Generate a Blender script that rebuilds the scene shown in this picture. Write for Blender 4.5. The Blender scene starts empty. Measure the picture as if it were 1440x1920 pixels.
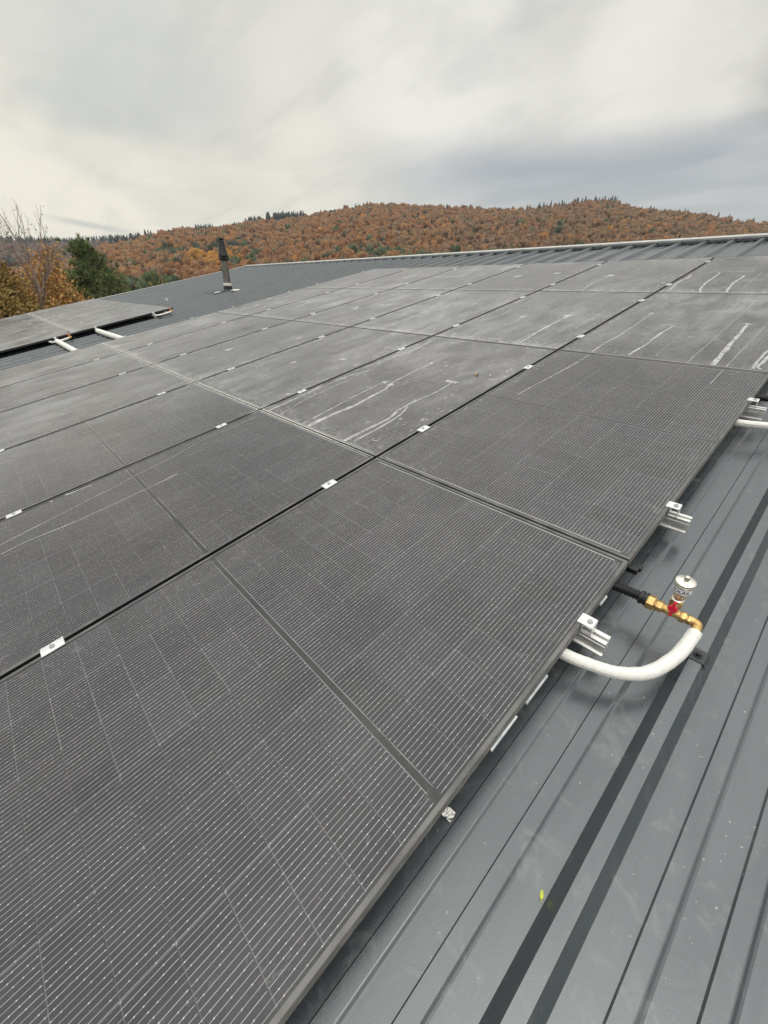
import bpy, bmesh, math, random
import numpy as np
from mathutils import Matrix, Vector, noise as mnoise
random.seed(7); rng = np.random.default_rng(7)
S = bpy.context.scene; COL = S.collection
PI = math.pi; R_ = math.radians

# ------------------------------------------------------------------ camera
PITCH = R_(12.4); BASE_Z = 5.0
MR = Matrix.Translation((0, 0, BASE_Z)) @ Matrix.Rotation(PITCH, 4, 'X')      # roof frame: x along the ridge, y up the slope, z off the panels
Rc = Matrix(((0.6818581, 0.7183251, -0.1381253), (0.3621124, -0.495541, -0.7895022), (-0.635566, 0.4883116, -0.5980031)))
Cc = Vector((0.203439, -1.054575, 0.945648))
cam_d = bpy.data.cameras.new('camera'); cam = bpy.data.objects.new('camera', cam_d); COL.objects.link(cam)
cam_d.sensor_fit = 'HORIZONTAL'; cam_d.sensor_width = 36; cam_d.lens = 36 * 752.867 / 1440
cam_d.clip_start = 0.02; cam_d.clip_end = 6000
ml = Matrix.Identity(4)
for i in range(3):
    ml[i][0] = Rc[0][i]; ml[i][1] = -Rc[1][i]; ml[i][2] = -Rc[2][i]; ml[i][3] = Cc[i]
cam.matrix_world = MR @ ml
S.camera = cam
CAMW = (MR @ ml).translation

# ------------------------------------------------------------------ node helpers
class NT:
    def __init__(s, tree): s.t = tree; s.n = tree.nodes; s.l = tree.links
    def new(s, typ, **kw):
        n = s.n.new(typ)
        for k, v in kw.items(): setattr(n, k, v)
        return n
    def put(s, sock, v):
        if hasattr(v, 'is_output'): s.l.new(v, sock)
        elif v is not None:
            if hasattr(sock.default_value, '__len__') and not hasattr(v, '__len__'): v = (v, v, v)
            if hasattr(v, '__len__') and len(v) == 3 and len(sock.default_value) == 4: v = (*v, 1)
            sock.default_value = v
    def m(s, op, a, b=None, c=None, clamp=False):
        n = s.new('ShaderNodeMath', operation=op, use_clamp=clamp)
        for i, v in enumerate((a, b, c)):
            if v is not None: s.put(n.inputs[i], v)
        return n.outputs[0]
    def mix(s, f, a, b):
        n = s.new('ShaderNodeMix', data_type='RGBA'); s.put(n.inputs[0], f); s.put(n.inputs[6], a); s.put(n.inputs[7], b); return n.outputs[2]
    def ss(s, x, a, b, lo=0.0, hi=1.0):
        n = s.new('ShaderNodeMapRange', interpolation_type='SMOOTHSTEP'); s.put(n.inputs[0], x)
        for i, v in enumerate((a, b, lo, hi)): s.put(n.inputs[i + 1], v)
        return n.outputs[0]
    def vec(s, op, a, b=None):
        n = s.new('ShaderNodeVectorMath', operation=op); s.put(n.inputs[0], a)
        if b is not None: s.put(n.inputs[1], b)
        return n
    def sep(s, v):
        n = s.new('ShaderNodeSeparateXYZ'); s.put(n.inputs[0], v); return n.outputs
    def comb(s, x, y, z):
        n = s.new('ShaderNodeCombineXYZ')
        for i, v in enumerate((x, y, z)): s.put(n.inputs[i], v)
        return n.outputs[0]
    def noise(s, v, scale, detail=3, rough=0.5, dim='3D', dist=0.0):
        n = s.new('ShaderNodeTexNoise', noise_dimensions=dim); s.put(n.inputs['Vector'], v)
        n.inputs['Scale'].default_value = scale; n.inputs['Detail'].default_value = detail; n.inputs['Roughness'].default_value = rough
        n.inputs['Distortion'].default_value = dist
        return n.outputs[0]
    def white(s, v, dim='2D'):
        n = s.new('ShaderNodeTexWhiteNoise', noise_dimensions=dim); s.put(n.inputs['Vector'], v); return n.outputs['Value']
    def bump(s, h, strength=0.3, dist=0.01):
        n = s.new('ShaderNodeBump'); n.inputs['Strength'].default_value = strength; n.inputs['Distance'].default_value = dist
        s.put(n.inputs['Height'], h); return n.outputs[0]

def material(name):
    mt = bpy.data.materials.new(name); mt.use_nodes = True
    nt = NT(mt.node_tree); b = nt.n['Principled BSDF']
    return mt, nt, b

# ------------------------------------------------------------------ sky, sun, exposure
W = bpy.data.worlds.new('World'); S.world = W; W.use_nodes = True
wt = NT(W.node_tree)
SUN_AZ, SUN_EL = R_(140), R_(66)
for n in list(wt.n): wt.n.remove(n)
out = wt.new('ShaderNodeOutputWorld')
d = wt.new('ShaderNodeTexCoord').outputs['Generated']
d = wt.vec('NORMALIZE', d).outputs[0]
dx, dy, dz = wt.sep(d)
den = wt.m('ADD', wt.m('MAXIMUM', dz, 0.0), 0.16)
pl = wt.comb(wt.m('DIVIDE', dx, den), wt.m('DIVIDE', dy, den), 0.0)              # a flat cloud deck seen from below
rot = wt.new('ShaderNodeMapping'); wt.put(rot.inputs[0], pl); rot.inputs['Rotation'].default_value = (0, 0, R_(38)); rot.inputs['Scale'].default_value = (0.55, 1.5, 1)
n1 = wt.noise(rot.outputs[0], 0.75, 3, 0.45, dist=0.5)
n2 = wt.noise(pl, 1.5, 4, 0.5)
n3 = wt.noise(rot.outputs[0], 2.0, 6, 0.52, dist=0.35)
col = wt.mix(wt.ss(n1, 0.30, 0.72), (0.69, 0.695, 0.67), (0.82, 0.815, 0.775))
wob = wt.m('MULTIPLY', wt.m('SUBTRACT', n2, 0.5), 0.07)
def lobe(col, dirv, ang0, ang1, c, st, wb=1.0):
    v = Vector(dirv).normalized()
    dt = wt.vec('DOT_PRODUCT', d, tuple(v)).outputs['Value']
    dt = wt.m('ADD', dt, wt.m('MULTIPLY', wob, wb))
    f = wt.m('MULTIPLY', wt.ss(dt, math.cos(R_(ang1)), math.cos(R_(ang0))), st)
    return wt.mix(f, col, c)
low = wt.ss(wt.m('ADD', dz, wt.m('MULTIPLY', wob, 0.35)), 0.268, 0.200)
lower = wt.ss(wt.m('ADD', dz, wt.m('MULTIPLY', wob, 0.3)), 0.205, 0.13)
east = wt.ss(wt.m('ADD', dx, wt.m('MULTIPLY', wob, 0.8)), -0.86, -0.52)
col = lobe(col, (-0.955, 0.27, 0.10), 2, 40, (1.02, 0.975, 0.82), 0.95, 0.5)
col = lobe(col, (-0.89, 0.277, 0.40), 2, 17, (0.60, 0.625, 0.62), 0.8, 0.9)
col = lobe(col, (-0.89, 0.408, 0.205), 1, 10, (0.70, 0.70, 0.65), 0.6, 0.4)
col = lobe(col, (-0.27, 0.90, 0.40), 3, 24, (0.50, 0.50, 0.47), 0.9, 0.3)
col = lobe(col, (-0.66, 0.64, 0.42), 3, 14, (0.69, 0.695, 0.66), 0.6, 0.6)
col = lobe(col, (-0.76, 0.60, 0.25), 2, 13, (0.85, 0.83, 0.76), 0.5, 0.5)
col = lobe(col, (-0.616, 0.73, 0.300), 1, 10, (0.98, 0.955, 0.885), 0.85, 0.8)
col = lobe(col, (-0.46, 0.84, 0.285), 1, 9, (0.84, 0.825, 0.765), 0.8, 0.8)
col = lobe(col, (-0.32, 0.91, 0.272), 1, 10, (0.95, 0.925, 0.855), 0.8, 0.6)
col = wt.mix(wt.m('MULTIPLY', low, east), col, wt.mix(lower, (0.445, 0.480, 0.52), (0.52, 0.55, 0.56)))
col = wt.mix(wt.m('MULTIPLY', wt.ss(n3, 0.46, 0.68), 0.20), col, (0.95, 0.93, 0.88))
col = wt.mix(wt.m('MULTIPLY', wt.ss(n3, 0.52, 0.32), 0.28), col, (0.52, 0.535, 0.54))
# thin grey lens cloud low on the left
f1 = wt.ss(wt.m('ABSOLUTE', wt.m('SUBTRACT', dz, wt.m('MULTIPLY_ADD', wt.m('SUBTRACT', dy, 0.20), -0.115, 0.094))), 0.007, 0.001)
f2 = wt.m('MULTIPLY', wt.ss(dy, 0.125, 0.19), wt.ss(dy, 0.30, 0.21))
f3 = wt.m('MULTIPLY', f1, wt.m('MULTIPLY', f2, wt.m('LESS_THAN', dx, 0.0)))
col = wt.mix(wt.m('MULTIPLY', f3, 0.75), col, (0.62, 0.63, 0.62))
back = wt.m('MULTIPLY_ADD', dy, -1.0, wt.m('MULTIPLY', dx, 0.6))
bright = wt.m('ADD', wt.m('MULTIPLY', wt.ss(dz, 0.36, 0.95), 1.2), wt.m('MULTIPLY', wt.ss(back, 0.0, 1.0), 0.08))   # an overcast sky is brightest overhead
bgc = wt.new('ShaderNodeBackground'); wt.put(bgc.inputs[0], col); wt.put(bgc.inputs[1], wt.m('ADD', bright, 0.80))
sky = wt.new('ShaderNodeTexSky', sky_type='NISHITA', sun_disc=False); sky.sun_elevation = SUN_EL; sky.sun_rotation = SUN_AZ
sky.air_density = 1.5; sky.dust_density = 3.0
bgs = wt.new('ShaderNodeBackground'); wt.put(bgs.inputs[0], sky.outputs[0]); bgs.inputs[1].default_value = 0.08
mx = wt.new('ShaderNodeMixShader'); mx.inputs[0].default_value = 0.94
wt.l.new(bgs.outputs[0], mx.inputs[1]); wt.l.new(bgc.outputs[0], mx.inputs[2]); wt.l.new(mx.outputs[0], out.inputs[0])
sd = bpy.data.lights.new('sun', 'SUN'); sd.energy = 0.6; sd.angle = R_(35); sd.color = (1.0, 0.97, 0.93)
so = bpy.data.objects.new('sun', sd); COL.objects.link(so)
sv = Vector((math.sin(SUN_AZ) * math.cos(SUN_EL), math.cos(SUN_AZ) * math.cos(SUN_EL), math.sin(SUN_EL)))
so.rotation_euler = sv.to_track_quat('Z', 'Y').to_euler(); so.location = (0, 0, 30)
S.view_settings.view_transform = 'Standard'; S.view_settings.look = 'None'; S.view_settings.exposure = 0.26; S.view_settings.gamma = 1.0

# ------------------------------------------------------------------ mesh helpers
class MB:
    def __init__(s): s.v = []; s.f = []; s.mi = []
    def add(s, vs, fs, mi=0):
        o = len(s.v); s.v += [tuple(p) for p in vs]; s.f += [tuple(i + o for i in f) for f in fs]; s.mi += [mi] * len(fs)
    def box(s, x0, x1, y0, y1, z0, z1, mi=0):
        s.add([(x0, y0, z0), (x1, y0, z0), (x1, y1, z0), (x0, y1, z0), (x0, y0, z1), (x1, y0, z1), (x1, y1, z1), (x0, y1, z1)],
              [(0, 3, 2, 1), (4, 5, 6, 7), (0, 1, 5, 4), (1, 2, 6, 5), (2, 3, 7, 6), (3, 0, 4, 7)], mi)
    def bevbox(s, x0, x1, y0, y1, z0, z1, b=0.003, mi=0):
        bm = bmesh.new(); bmesh.ops.create_cube(bm, size=1)
        for v in bm.verts: v.co = ((x0 + x1) / 2 + v.co.x * (x1 - x0), (y0 + y1) / 2 + v.co.y * (y1 - y0), (z0 + z1) / 2 + v.co.z * (z1 - z0))
        bmesh.ops.bevel(bm, geom=bm.edges[:], offset=b, segments=2, affect='EDGES', profile=0.5)
        bm.verts.index_update(); s.add([v.co[:] for v in bm.verts], [[v.index for v in f.verts] for f in bm.faces], mi); bm.free()
    def extrude(s, prof, a0, a1, axis='x', mi=0, caps=True):
        n = len(prof)
        def P(p, a): return (a, p[0], p[1]) if axis == 'x' else ((p[0], a, p[1]) if axis == 'y' else (p[0], p[1], a))
        vs = [P(p, a0) for p in prof] + [P(p, a1) for p in prof]
        fs = [(i, (i + 1) % n, n + (i + 1) % n, n + i) for i in range(n)]
        if caps: fs += [tuple(range(n))[::-1], tuple(range(n, 2 * n))]
        s.add(vs, fs, mi)
    def lathe(s, prof, mat=Matrix.Identity(4), seg=20, mi=0, cap=True):
        vs = []; fs = []
        for r, z in prof:
            for k in range(seg):
                a = 2 * PI * k / seg; vs.append((mat @ Vector((r * math.cos(a), r * math.sin(a), z)))[:])
        for i in range(len(prof) - 1):
            for k in range(seg):
                k2 = (k + 1) % seg; fs.append((i * seg + k, i * seg + k2, (i + 1) * seg + k2, (i + 1) * seg + k))
        if cap: fs += [tuple(range(seg))[::-1], tuple(range((len(prof) - 1) * seg, len(prof) * seg))]
        s.add(vs, fs, mi)
    def tube(s, pts, rad, seg=8, mi=0, cap=True):
        pts = [Vector(p) for p in pts]; n = len(pts); rad = rad if hasattr(rad, '__len__') else [rad] * n
        vs = []; fs = []; prev = None
        for i, p in enumerate(pts):
            t = (pts[min(i + 1, n - 1)] - pts[max(i - 1, 0)]).normalized()
            if prev is None: prev = t.orthogonal().normalized()
            x = (prev - t * prev.dot(t)); x = x.normalized() if x.length > 1e-6 else t.orthogonal().normalized(); y = t.cross(x); prev = x
            for k in range(seg):
                a = 2 * PI * k / seg; vs.append((p + (x * math.cos(a) + y * math.sin(a)) * rad[i])[:])
        for i in range(n - 1):
            for k in range(seg):
                k2 = (k + 1) % seg; fs.append((i * seg + k, i * seg + k2, (i + 1) * seg + k2, (i + 1) * seg + k))
        if cap: fs += [tuple(range(seg))[::-1], tuple(range((n - 1) * seg, n * seg))]
        s.add(vs, fs, mi)
    def mesh(s, name, mats, smooth=False):
        me = bpy.data.meshes.new(name); me.from_pydata(s.v, [], s.f)
        for m_ in (mats if isinstance(mats, (list, tuple)) else [mats]): me.materials.append(m_)
        if any(s.mi): me.polygons.foreach_set('material_index', s.mi)
        if smooth:
            me.polygons.foreach_set('use_smooth', [True] * len(me.polygons))
            try: me.set_sharp_from_angle(angle=R_(35))
            except Exception: pass
        me.update(); return me
    def build(s, name, mats, parent=None, smooth=False):
        o = bpy.data.objects.new(name, s.mesh(name, mats, smooth)); COL.objects.link(o)
        if parent is not None: o.parent = parent
        return o
def tag(o, label=None, cat=None, group=None, kind=None):
    if label: o['label'] = label
    if cat: o['category'] = cat
    if group: o['group'] = group
    if kind: o['kind'] = kind
    return o
def thing(name, label, cat, mat, group=None):
    o = bpy.data.objects.new(name, None); COL.objects.link(o); o.empty_display_size = 0.1; o.matrix_world = mat
    return tag(o, label, cat, group)
def part(name, me, parent):
    o = bpy.data.objects.new(name, me); COL.objects.link(o); o.parent = parent; return o
def copy_tree(o, parent=None):
    c = o.copy(); COL.objects.link(c)
    if parent is not None: c.parent = parent
    for ch in o.children: copy_tree(ch, c)
    return c
def RT(x, y, z=0.0): return MR @ Matrix.Translation((x, y, z))
ORD = ['first', 'second', 'third', 'fourth', 'fifth', 'sixth', 'seventh', 'eighth']

# ------------------------------------------------------------------ materials
def mat_simple(name, c, rough=0.5, metal=0.0, spec=0.5, nscale=None, namp=0.15, bump=0.0, coord='Object'):
    mt, nt, b = material(name)
    b.inputs['Roughness'].default_value = rough; b.inputs['Metallic'].default_value = metal; b.inputs['Specular IOR Level'].default_value = spec
    if nscale:
        v = nt.new('ShaderNodeTexCoord').outputs[coord]; n = nt.noise(v, nscale, 4, 0.6)
        lo = tuple(x * (1 - namp) for x in c); hi = tuple(min(1, x * (1 + namp)) for x in c)
        nt.put(b.inputs['Base Color'], nt.mix(nt.ss(n, 0.3, 0.7), lo, hi))
        nt.put(b.inputs['Roughness'], nt.ss(n, 0.2, 0.8, max(0.03, rough - 0.1), min(1, rough + 0.1)))
        if bump: nt.put(b.inputs['Normal'], nt.bump(n, bump, 0.004))
    else: nt.put(b.inputs['Base Color'], c)
    return mt
M_alu = mat_simple('aluminium', (0.76, 0.75, 0.72), 0.42, 0.75, nscale=25, namp=0.08)
M_clamp = mat_simple('clamp_aluminium', (0.80, 0.80, 0.79), 0.38, 0.6, nscale=60, namp=0.06)
M_bolt = mat_simple('bolt_steel', (0.50, 0.50, 0.50), 0.35, 0.9)
M_white = mat_simple('white_insulation', (0.80, 0.785, 0.73), 0.6, nscale=160, namp=0.06, bump=0.25)
M_seam = mat_simple('insulation_seam', (0.55, 0.54, 0.50), 0.7, nscale=120, namp=0.3)
M_black = mat_simple('black_plastic', (0.012, 0.012, 0.013), 0.4)
M_brass = mat_simple('brass', (0.66, 0.44, 0.18), 0.38, 0.85, nscale=110, namp=0.28, bump=0.15)
M_nickel = mat_simple('nickel', (0.74, 0.70, 0.62), 0.25, 0.9, nscale=60, namp=0.08)
M_red = mat_simple('red_handle', (0.72, 0.018, 0.05), 0.35)
M_label = mat_simple('white_label', (0.78, 0.79, 0.80), 0.5)
M_ink = mat_simple('black_ink', (0.01, 0.01, 0.012), 0.6)
M_strip = mat_simple('white_strip', (0.62, 0.65, 0.66), 0.5, nscale=40, namp=0.2)
M_foil = mat_simple('crumpled_foil', (0.55, 0.54, 0.51), 0.35, 0.8, nscale=120, namp=0.4, bump=0.6)

def mat_frame():
    mt, nt, b = material('panel_frame')
    P = nt.new('ShaderNodeNewGeometry').outputs['Position']
    n = nt.noise(P, 9, 4, 0.6); n2 = nt.noise(P, 45, 3, 0.6)
    c = nt.mix(nt.ss(n, 0.35, 0.7), (0.055, 0.055, 0.056), (0.13, 0.125, 0.115))
    c = nt.mix(nt.m('MULTIPLY', nt.ss(n2, 0.62, 0.75), 0.5), c, (0.07, 0.062, 0.05))
    px_, py_, pz_ = nt.sep(P)                                      # dried silt left along the lower seam
    silt = nt.m('MULTIPLY', nt.m('MULTIPLY', nt.ss(nt.m('ABSOLUTE', py_), 0.10, 0.03), nt.ss(px_, -0.9, -1.8)), nt.ss(n2, 0.25, 0.6, 0.35, 0.95))
    c = nt.mix(silt, c, (0.50, 0.48, 0.44))
    nt.put(b.inputs['Base Color'], c); b.inputs['Roughness'].default_value = 0.42; b.inputs['Metallic'].default_value = 0.0
    b.inputs['Specular IOR Level'].default_value = 0.8
    return mt
M_frame = mat_frame()
M_frame_dusty = mat_simple('dusty_frame_side', (0.20, 0.19, 0.172), 0.6, nscale=30, namp=0.35)

M_gap_shade = mat_simple('frame_gap_shade', (0.012, 0.012, 0.013), 0.6, spec=0.3)  # near-black side colour paints in the shade of the gaps between panels
PW, PL, COLP, ROWP = 1.134, 1.730, 1.154, 1.73818
def mat_glass():
    """solar glass: dark cells, 16 wires per cell, solder dots, half-cut gaps, centre stripe, dust film with painted sky sheen. Object coordinates are metres from the panel's lower left corner."""
    mt, nt, b = material('solar_glass'); m = nt.m
    x, y, z = nt.sep(nt.new('ShaderNodeTexCoord').outputs['Object'])
    G = nt.new('ShaderNodeNewGeometry'); P = G.outputs['Position']
    rnd = nt.new('ShaderNodeObjectInfo').outputs['Random']
    cx = m('SUBTRACT', x, 0.015); cu = m('DIVIDE', cx, 0.184); iu = m('FLOOR', cu); fu = m('MULTIPLY', m('SUBTRACT', cu, iu), 0.184)
    yy = m('SUBTRACT', y, PL / 2); ya = m('SUBTRACT', m('ABSOLUTE', yy), 0.0095)
    cv = m('DIVIDE', ya, 0.0925); iv = m('FLOOR', cv); fv = m('MULTIPLY', m('SUBTRACT', cv, iv), 0.0925)
    incell = m('MULTIPLY', m('MULTIPLY', m('GREATER_THAN', x, 0.016), m('LESS_THAN', x, PW - 0.016)), m('MULTIPLY', m('GREATER_THAN', ya, 0.0), m('LESS_THAN', ya, 0.8325)))
    gapu = m('GREATER_THAN', m('ABSOLUTE', m('SUBTRACT', fu, 0.092)), 0.0908)
    gapv = m('GREATER_THAN', m('ABSOLUTE', m('SUBTRACT', fv, 0.04625)), 0.0453)
    w = m('DIVIDE', m('SUBTRACT', fu, 0.0055), 0.0115); iw = m('FLOOR', w); fw = m('SUBTRACT', w, iw)
    inw = m('MULTIPLY', m('GREATER_THAN', w, -0.2), m('LESS_THAN', w, 15.6))
    dw = m('MULTIPLY', m('ABSOLUTE', m('SUBTRACT', fw, 0.3)), 0.0115)
    wire = m('MULTIPLY', nt.ss(dw, 0.00058, 0.00030), inw)
    key = nt.comb(m('ADD', iw, m('MULTIPLY', iu, 17.0)), iv, m('MULTIPLY', rnd, 31.0))
    r1 = nt.white(key, '3D')
    brk = m('GREATER_THAN', fv, m('MULTIPLY', r1, 0.0035))                     # wires stop a little short of the gap
    wire = m('MULTIPLY', wire, brk)
    sd_ = m('ADD', m('DIVIDE', y, 0.0150), m('MULTIPLY', r1, 7.0)); fs = m('ABSOLUTE', m('SUBTRACT', m('FRACT', sd_), 0.5))
    dot_on = m('GREATER_THAN', nt.white(nt.comb(m('FLOOR', sd_), m('ADD', iw, m('MULTIPLY', iu, 17.0)), 0.3), '3D'), 0.66)
    bead = m('MULTIPLY', m('MULTIPLY', nt.ss(fs, 0.12, 0.03), nt.ss(dw, 0.0012, 0.0006)), m('MULTIPLY', dot_on, inw))
    corner = m('MULTIPLY', nt.ss(m('ABSOLUTE', m('SUBTRACT', fu, 0.092)), 0.089, 0.0915), nt.ss(m('ABSOLUTE', m('SUBTRACT', fv, 0.04625)), 0.0435, 0.0462))
    tone = nt.white(nt.comb(iu, m('ADD', iv, m('MULTIPLY', m('SIGN', yy), 20.0)), m('MULTIPLY', rnd, 17.0)), '3D')
    base = nt.mix(tone, (0.0165, 0.0155, 0.0185), (0.028, 0.0265, 0.031))
    base = nt.mix(gapu, base, nt.mix(tone, (0.05, 0.05, 0.056), (0.12, 0.12, 0.125)))
    gv = m('MULTIPLY', gapv, nt.ss(nt.white(nt.comb(iu, iv, m('MULTIPLY', rnd, 9.0)), '3D'), 0.2, 0.9, 0.25, 1.0))
    base = nt.mix(gv, base, (0.13, 0.13, 0.13))
    base = nt.mix(m('MULTIPLY', corner, 0.55), base, (0.42, 0.42, 0.42))
    base = nt.mix(m('MULTIPLY', wire, m('ADD', 0.42, m('MULTIPLY', r1, 0.25))), base, (0.66, 0.66, 0.66))
    base = nt.mix(m('MULTIPLY', bead, 0.45), base, (0.9, 0.9, 0.88))
    base = nt.mix(incell, (0.019, 0.019, 0.020), base)
    rib = m('MULTIPLY', m('MULTIPLY', nt.ss(m('ABSOLUTE', m('ADD', ya, 0.0005)), 0.0014, 0.0008), m('LESS_THAN', m('ABSOLUTE', m('SUBTRACT', x, PW / 2)), 0.53)), nt.ss(nt.noise(P, 7, 2), 0.35, 0.6, 0.15, 0.8))
    base = nt.mix(m('MULTIPLY', rib, 0.6), base, (0.40, 0.40, 0.39))
    ebus = m('MULTIPLY', nt.ss(m('ABSOLUTE', m('SUBTRACT', ya, 0.837)), 0.0018, 0.001), m('LESS_THAN', m('ABSOLUTE', m('SUBTRACT', x, PW / 2)), 0.535))
    base = nt.mix(m('MULTIPLY', ebus, 0.75), base, (0.6, 0.6, 0.57))
    # dust film, made paler far off to paint in the sky's grazing reflection
    mp = nt.new('ShaderNodeMapping'); nt.put(mp.inputs[0], P); mp.inputs['Scale'].default_value = (2.4, 1.0, 1.0)
    d1 = nt.noise(mp.outputs[0], 2.2, 6, 0.62, dist=0.4); d2 = nt.noise(P, 26, 5, 0.65); d3 = nt.noise(P, 0.55, 3, 0.5); d4 = nt.noise(P, 190, 2, 0.5)
    edge = m('MULTIPLY', nt.ss(y, 0.13, 0.012), nt.ss(d2, 0.36, 0.62))
    edge2 = m('MULTIPLY', m('MAXIMUM', nt.ss(x, 0.09, 0.012), nt.ss(x, PW - 0.07, PW - 0.012)), nt.ss(d2, 0.48, 0.66))
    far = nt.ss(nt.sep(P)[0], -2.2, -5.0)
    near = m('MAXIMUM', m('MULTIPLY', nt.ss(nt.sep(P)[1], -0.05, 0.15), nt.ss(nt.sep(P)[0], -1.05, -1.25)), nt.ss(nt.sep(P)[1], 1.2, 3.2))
    dust_sheen = m('MAXIMUM', far, near)  # where dust is thickened, partly standing in for reflected sky
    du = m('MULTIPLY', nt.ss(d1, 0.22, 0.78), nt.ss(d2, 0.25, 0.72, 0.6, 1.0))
    du = m('MULTIPLY', du, m('ADD', 0.06, m('MULTIPLY', dust_sheen, nt.ss(d3, 0.38, 0.62, 0.22, 0.64))))
    spots = m('MULTIPLY', nt.ss(nt.noise(P, 9, 3, 0.7), 0.63, 0.70), m('MULTIPLY', dust_sheen, 0.30))
    du = m('ADD', du, m('MULTIPLY', m('ADD', m('MULTIPLY', edge, 0.42), m('MULTIPLY', edge2, 0.25)), m('ADD', 0.06, m('MULTIPLY', dust_sheen, 0.9))))
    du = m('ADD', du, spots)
    du = m('ADD', du, m('MULTIPLY', rnd, m('MULTIPLY', dust_sheen, 0.05)))
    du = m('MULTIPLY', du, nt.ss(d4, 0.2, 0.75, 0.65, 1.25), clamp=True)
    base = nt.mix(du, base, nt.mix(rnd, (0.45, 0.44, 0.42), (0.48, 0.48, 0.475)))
    sp2 = nt.noise(mp.outputs[0], 13, 5, 0.72, dist=1.2)
    nearedge = m('MAXIMUM', m('MAXIMUM', nt.ss(x, 0.22, 0.03), nt.ss(x, PW - 0.22, PW - 0.03)), nt.ss(y, 0.25, 0.03))
    blot = m('MULTIPLY', nt.ss(m('ADD', sp2, m('MULTIPLY', nearedge, 0.055)), 0.645, 0.685), m('MULTIPLY', m('ADD', 0.12, m('MULTIPLY', dust_sheen, 0.88)), 0.7))
    base = nt.mix(blot, base, (0.56, 0.55, 0.52))
    nt.put(b.inputs['Base Color'], base)
    nt.put(b.inputs['Roughness'], m('ADD', m('ADD', 0.17, m('MULTIPLY', dust_sheen, 0.09)), m('MULTIPLY', du, 0.45)))
    b.inputs['IOR'].default_value = 1.52
    nt.put(b.inputs['Specular IOR Level'], 0.5)
    nt.put(b.inputs['Normal'], nt.bump(nt.noise(P, 700, 2, 0.5), 0.035, 0.002))
    return mt
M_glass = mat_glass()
def mat_drip():
    mt, nt, b = material('dried_drip')
    P = nt.new('ShaderNodeNewGeometry').outputs['Position']
    n = nt.noise(P, 120, 4, 0.65); n2 = nt.noise(P, 18, 4, 0.6)
    nt.put(b.inputs['Base Color'], nt.mix(nt.ss(n2, 0.3, 0.7), (0.56, 0.555, 0.54), (0.72, 0.71, 0.69)))
    b.inputs['Roughness'].default_value = 0.5
    a = nt.m('MULTIPLY', nt.ss(n, 0.30, 0.52, 0.45, 1.0), nt.ss(n2, 0.28, 0.6, 0.50, 0.95))
    nt.put(b.inputs['Alpha'], nt.m('MULTIPLY', a, 0.74))
    return mt
M_drip = mat_drip()
def mat_roof():
    mt, nt, b = material('roof_steel'); m = nt.m
    O = nt.new('ShaderNodeTexCoord').outputs['Object']
    mp = nt.new('ShaderNodeMapping'); nt.put(mp.inputs[0], O); mp.inputs['Scale'].default_value = (5.0, 1.0, 1.0)
    a = nt.noise(mp.outputs[0], 1.6, 6, 0.6, dist=0.8); f = nt.noise(O, 14, 5, 0.65, dist=1.2); g = nt.noise(O, 260, 2, 0.5)
    c = nt.mix(nt.ss(a, 0.3, 0.72), (0.039, 0.046, 0.051), (0.066, 0.075, 0.080))
    c = nt.mix(m('MULTIPLY', nt.ss(f, 0.54, 0.70), 0.42), c, (0.155, 0.158, 0.150))
    c = nt.mix(m('MULTIPLY', nt.ss(f, 0.42, 0.26), 0.25), c, (0.042, 0.049, 0.052))
    sp = nt.noise(O, 95, 2, 0.5)
    c = nt.mix(m('MULTIPLY', nt.ss(sp, 0.735, 0.76), 0.5), c, (0.42, 0.42, 0.40))
    nt.put(b.inputs['Base Color'], c)
    nt.put(b.inputs['Roughness'], m('ADD', nt.ss(a, 0.2, 0.8, 0.23, 0.34), m('MULTIPLY', nt.ss(f, 0.4, 0.8), 0.12)))
    nt.put(b.inputs['Normal'], nt.bump(m('ADD', m('MULTIPLY', g, 0.25), m('MULTIPLY', nt.noise(O, 2.2, 2, 0.5), 1.5)), 0.035, 0.012))
    b.inputs['IOR'].default_value = 2.0
    b.inputs['Specular Tint'].default_value = (0.95, 0.99, 1.0, 1)
    return mt
M_roof = mat_roof()
M_trim = mat_simple('pale_trim', (0.50, 0.50, 0.475), 0.38, 0.1, nscale=6, namp=0.12)
M_closure = mat_simple('dark_closure', (0.06, 0.07, 0.078), 0.5, nscale=12, namp=0.2)
M_wall = mat_simple('grey_cladding', (0.30, 0.31, 0.31), 0.6, nscale=3, namp=0.1)

# ------------------------------------------------------------------ the building
RIDGE_V, EAVE_V, U0, U1 = 7.36, -4.2, -16.55, 6.2
PAN, CREST = -0.132, -0.090
def roof_profile():
    pts = []
    k0 = math.floor((U0 - 0.232) / 0.333) + 1
    pts.append((U0, PAN))
    c = 0.232 + 0.333 * k0
    while c < U1 - 0.3:
        hb, ht = 0.0375, 0.0140
        pts += [(c - hb, PAN), (c - hb + 0.002, PAN + 0.002), (c - ht - 0.0016, CREST - 0.002), (c - ht, CREST), (c + ht, CREST), (c + ht + 0.0016, CREST - 0.002), (c + hb - 0.002, PAN + 0.002), (c + hb, PAN)]
        for s_ in (0.116, 0.214):
            pts += [(c + s_ - 0.0185, PAN), (c + s_ - 0.0155, PAN + 0.0062), (c + s_ + 0.0125, PAN + 0.0062), (c + s_ + 0.0150, PAN + 0.0054), (c + s_ + 0.0205, PAN + 0.0018), (c + s_ + 0.0250, PAN)]
        c += 0.333
    pts.append((U1, PAN)); return pts
building = thing('barn', 'low barn with dark grey ribbed steel roof carrying all the solar panels', 'building', MR)
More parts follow.
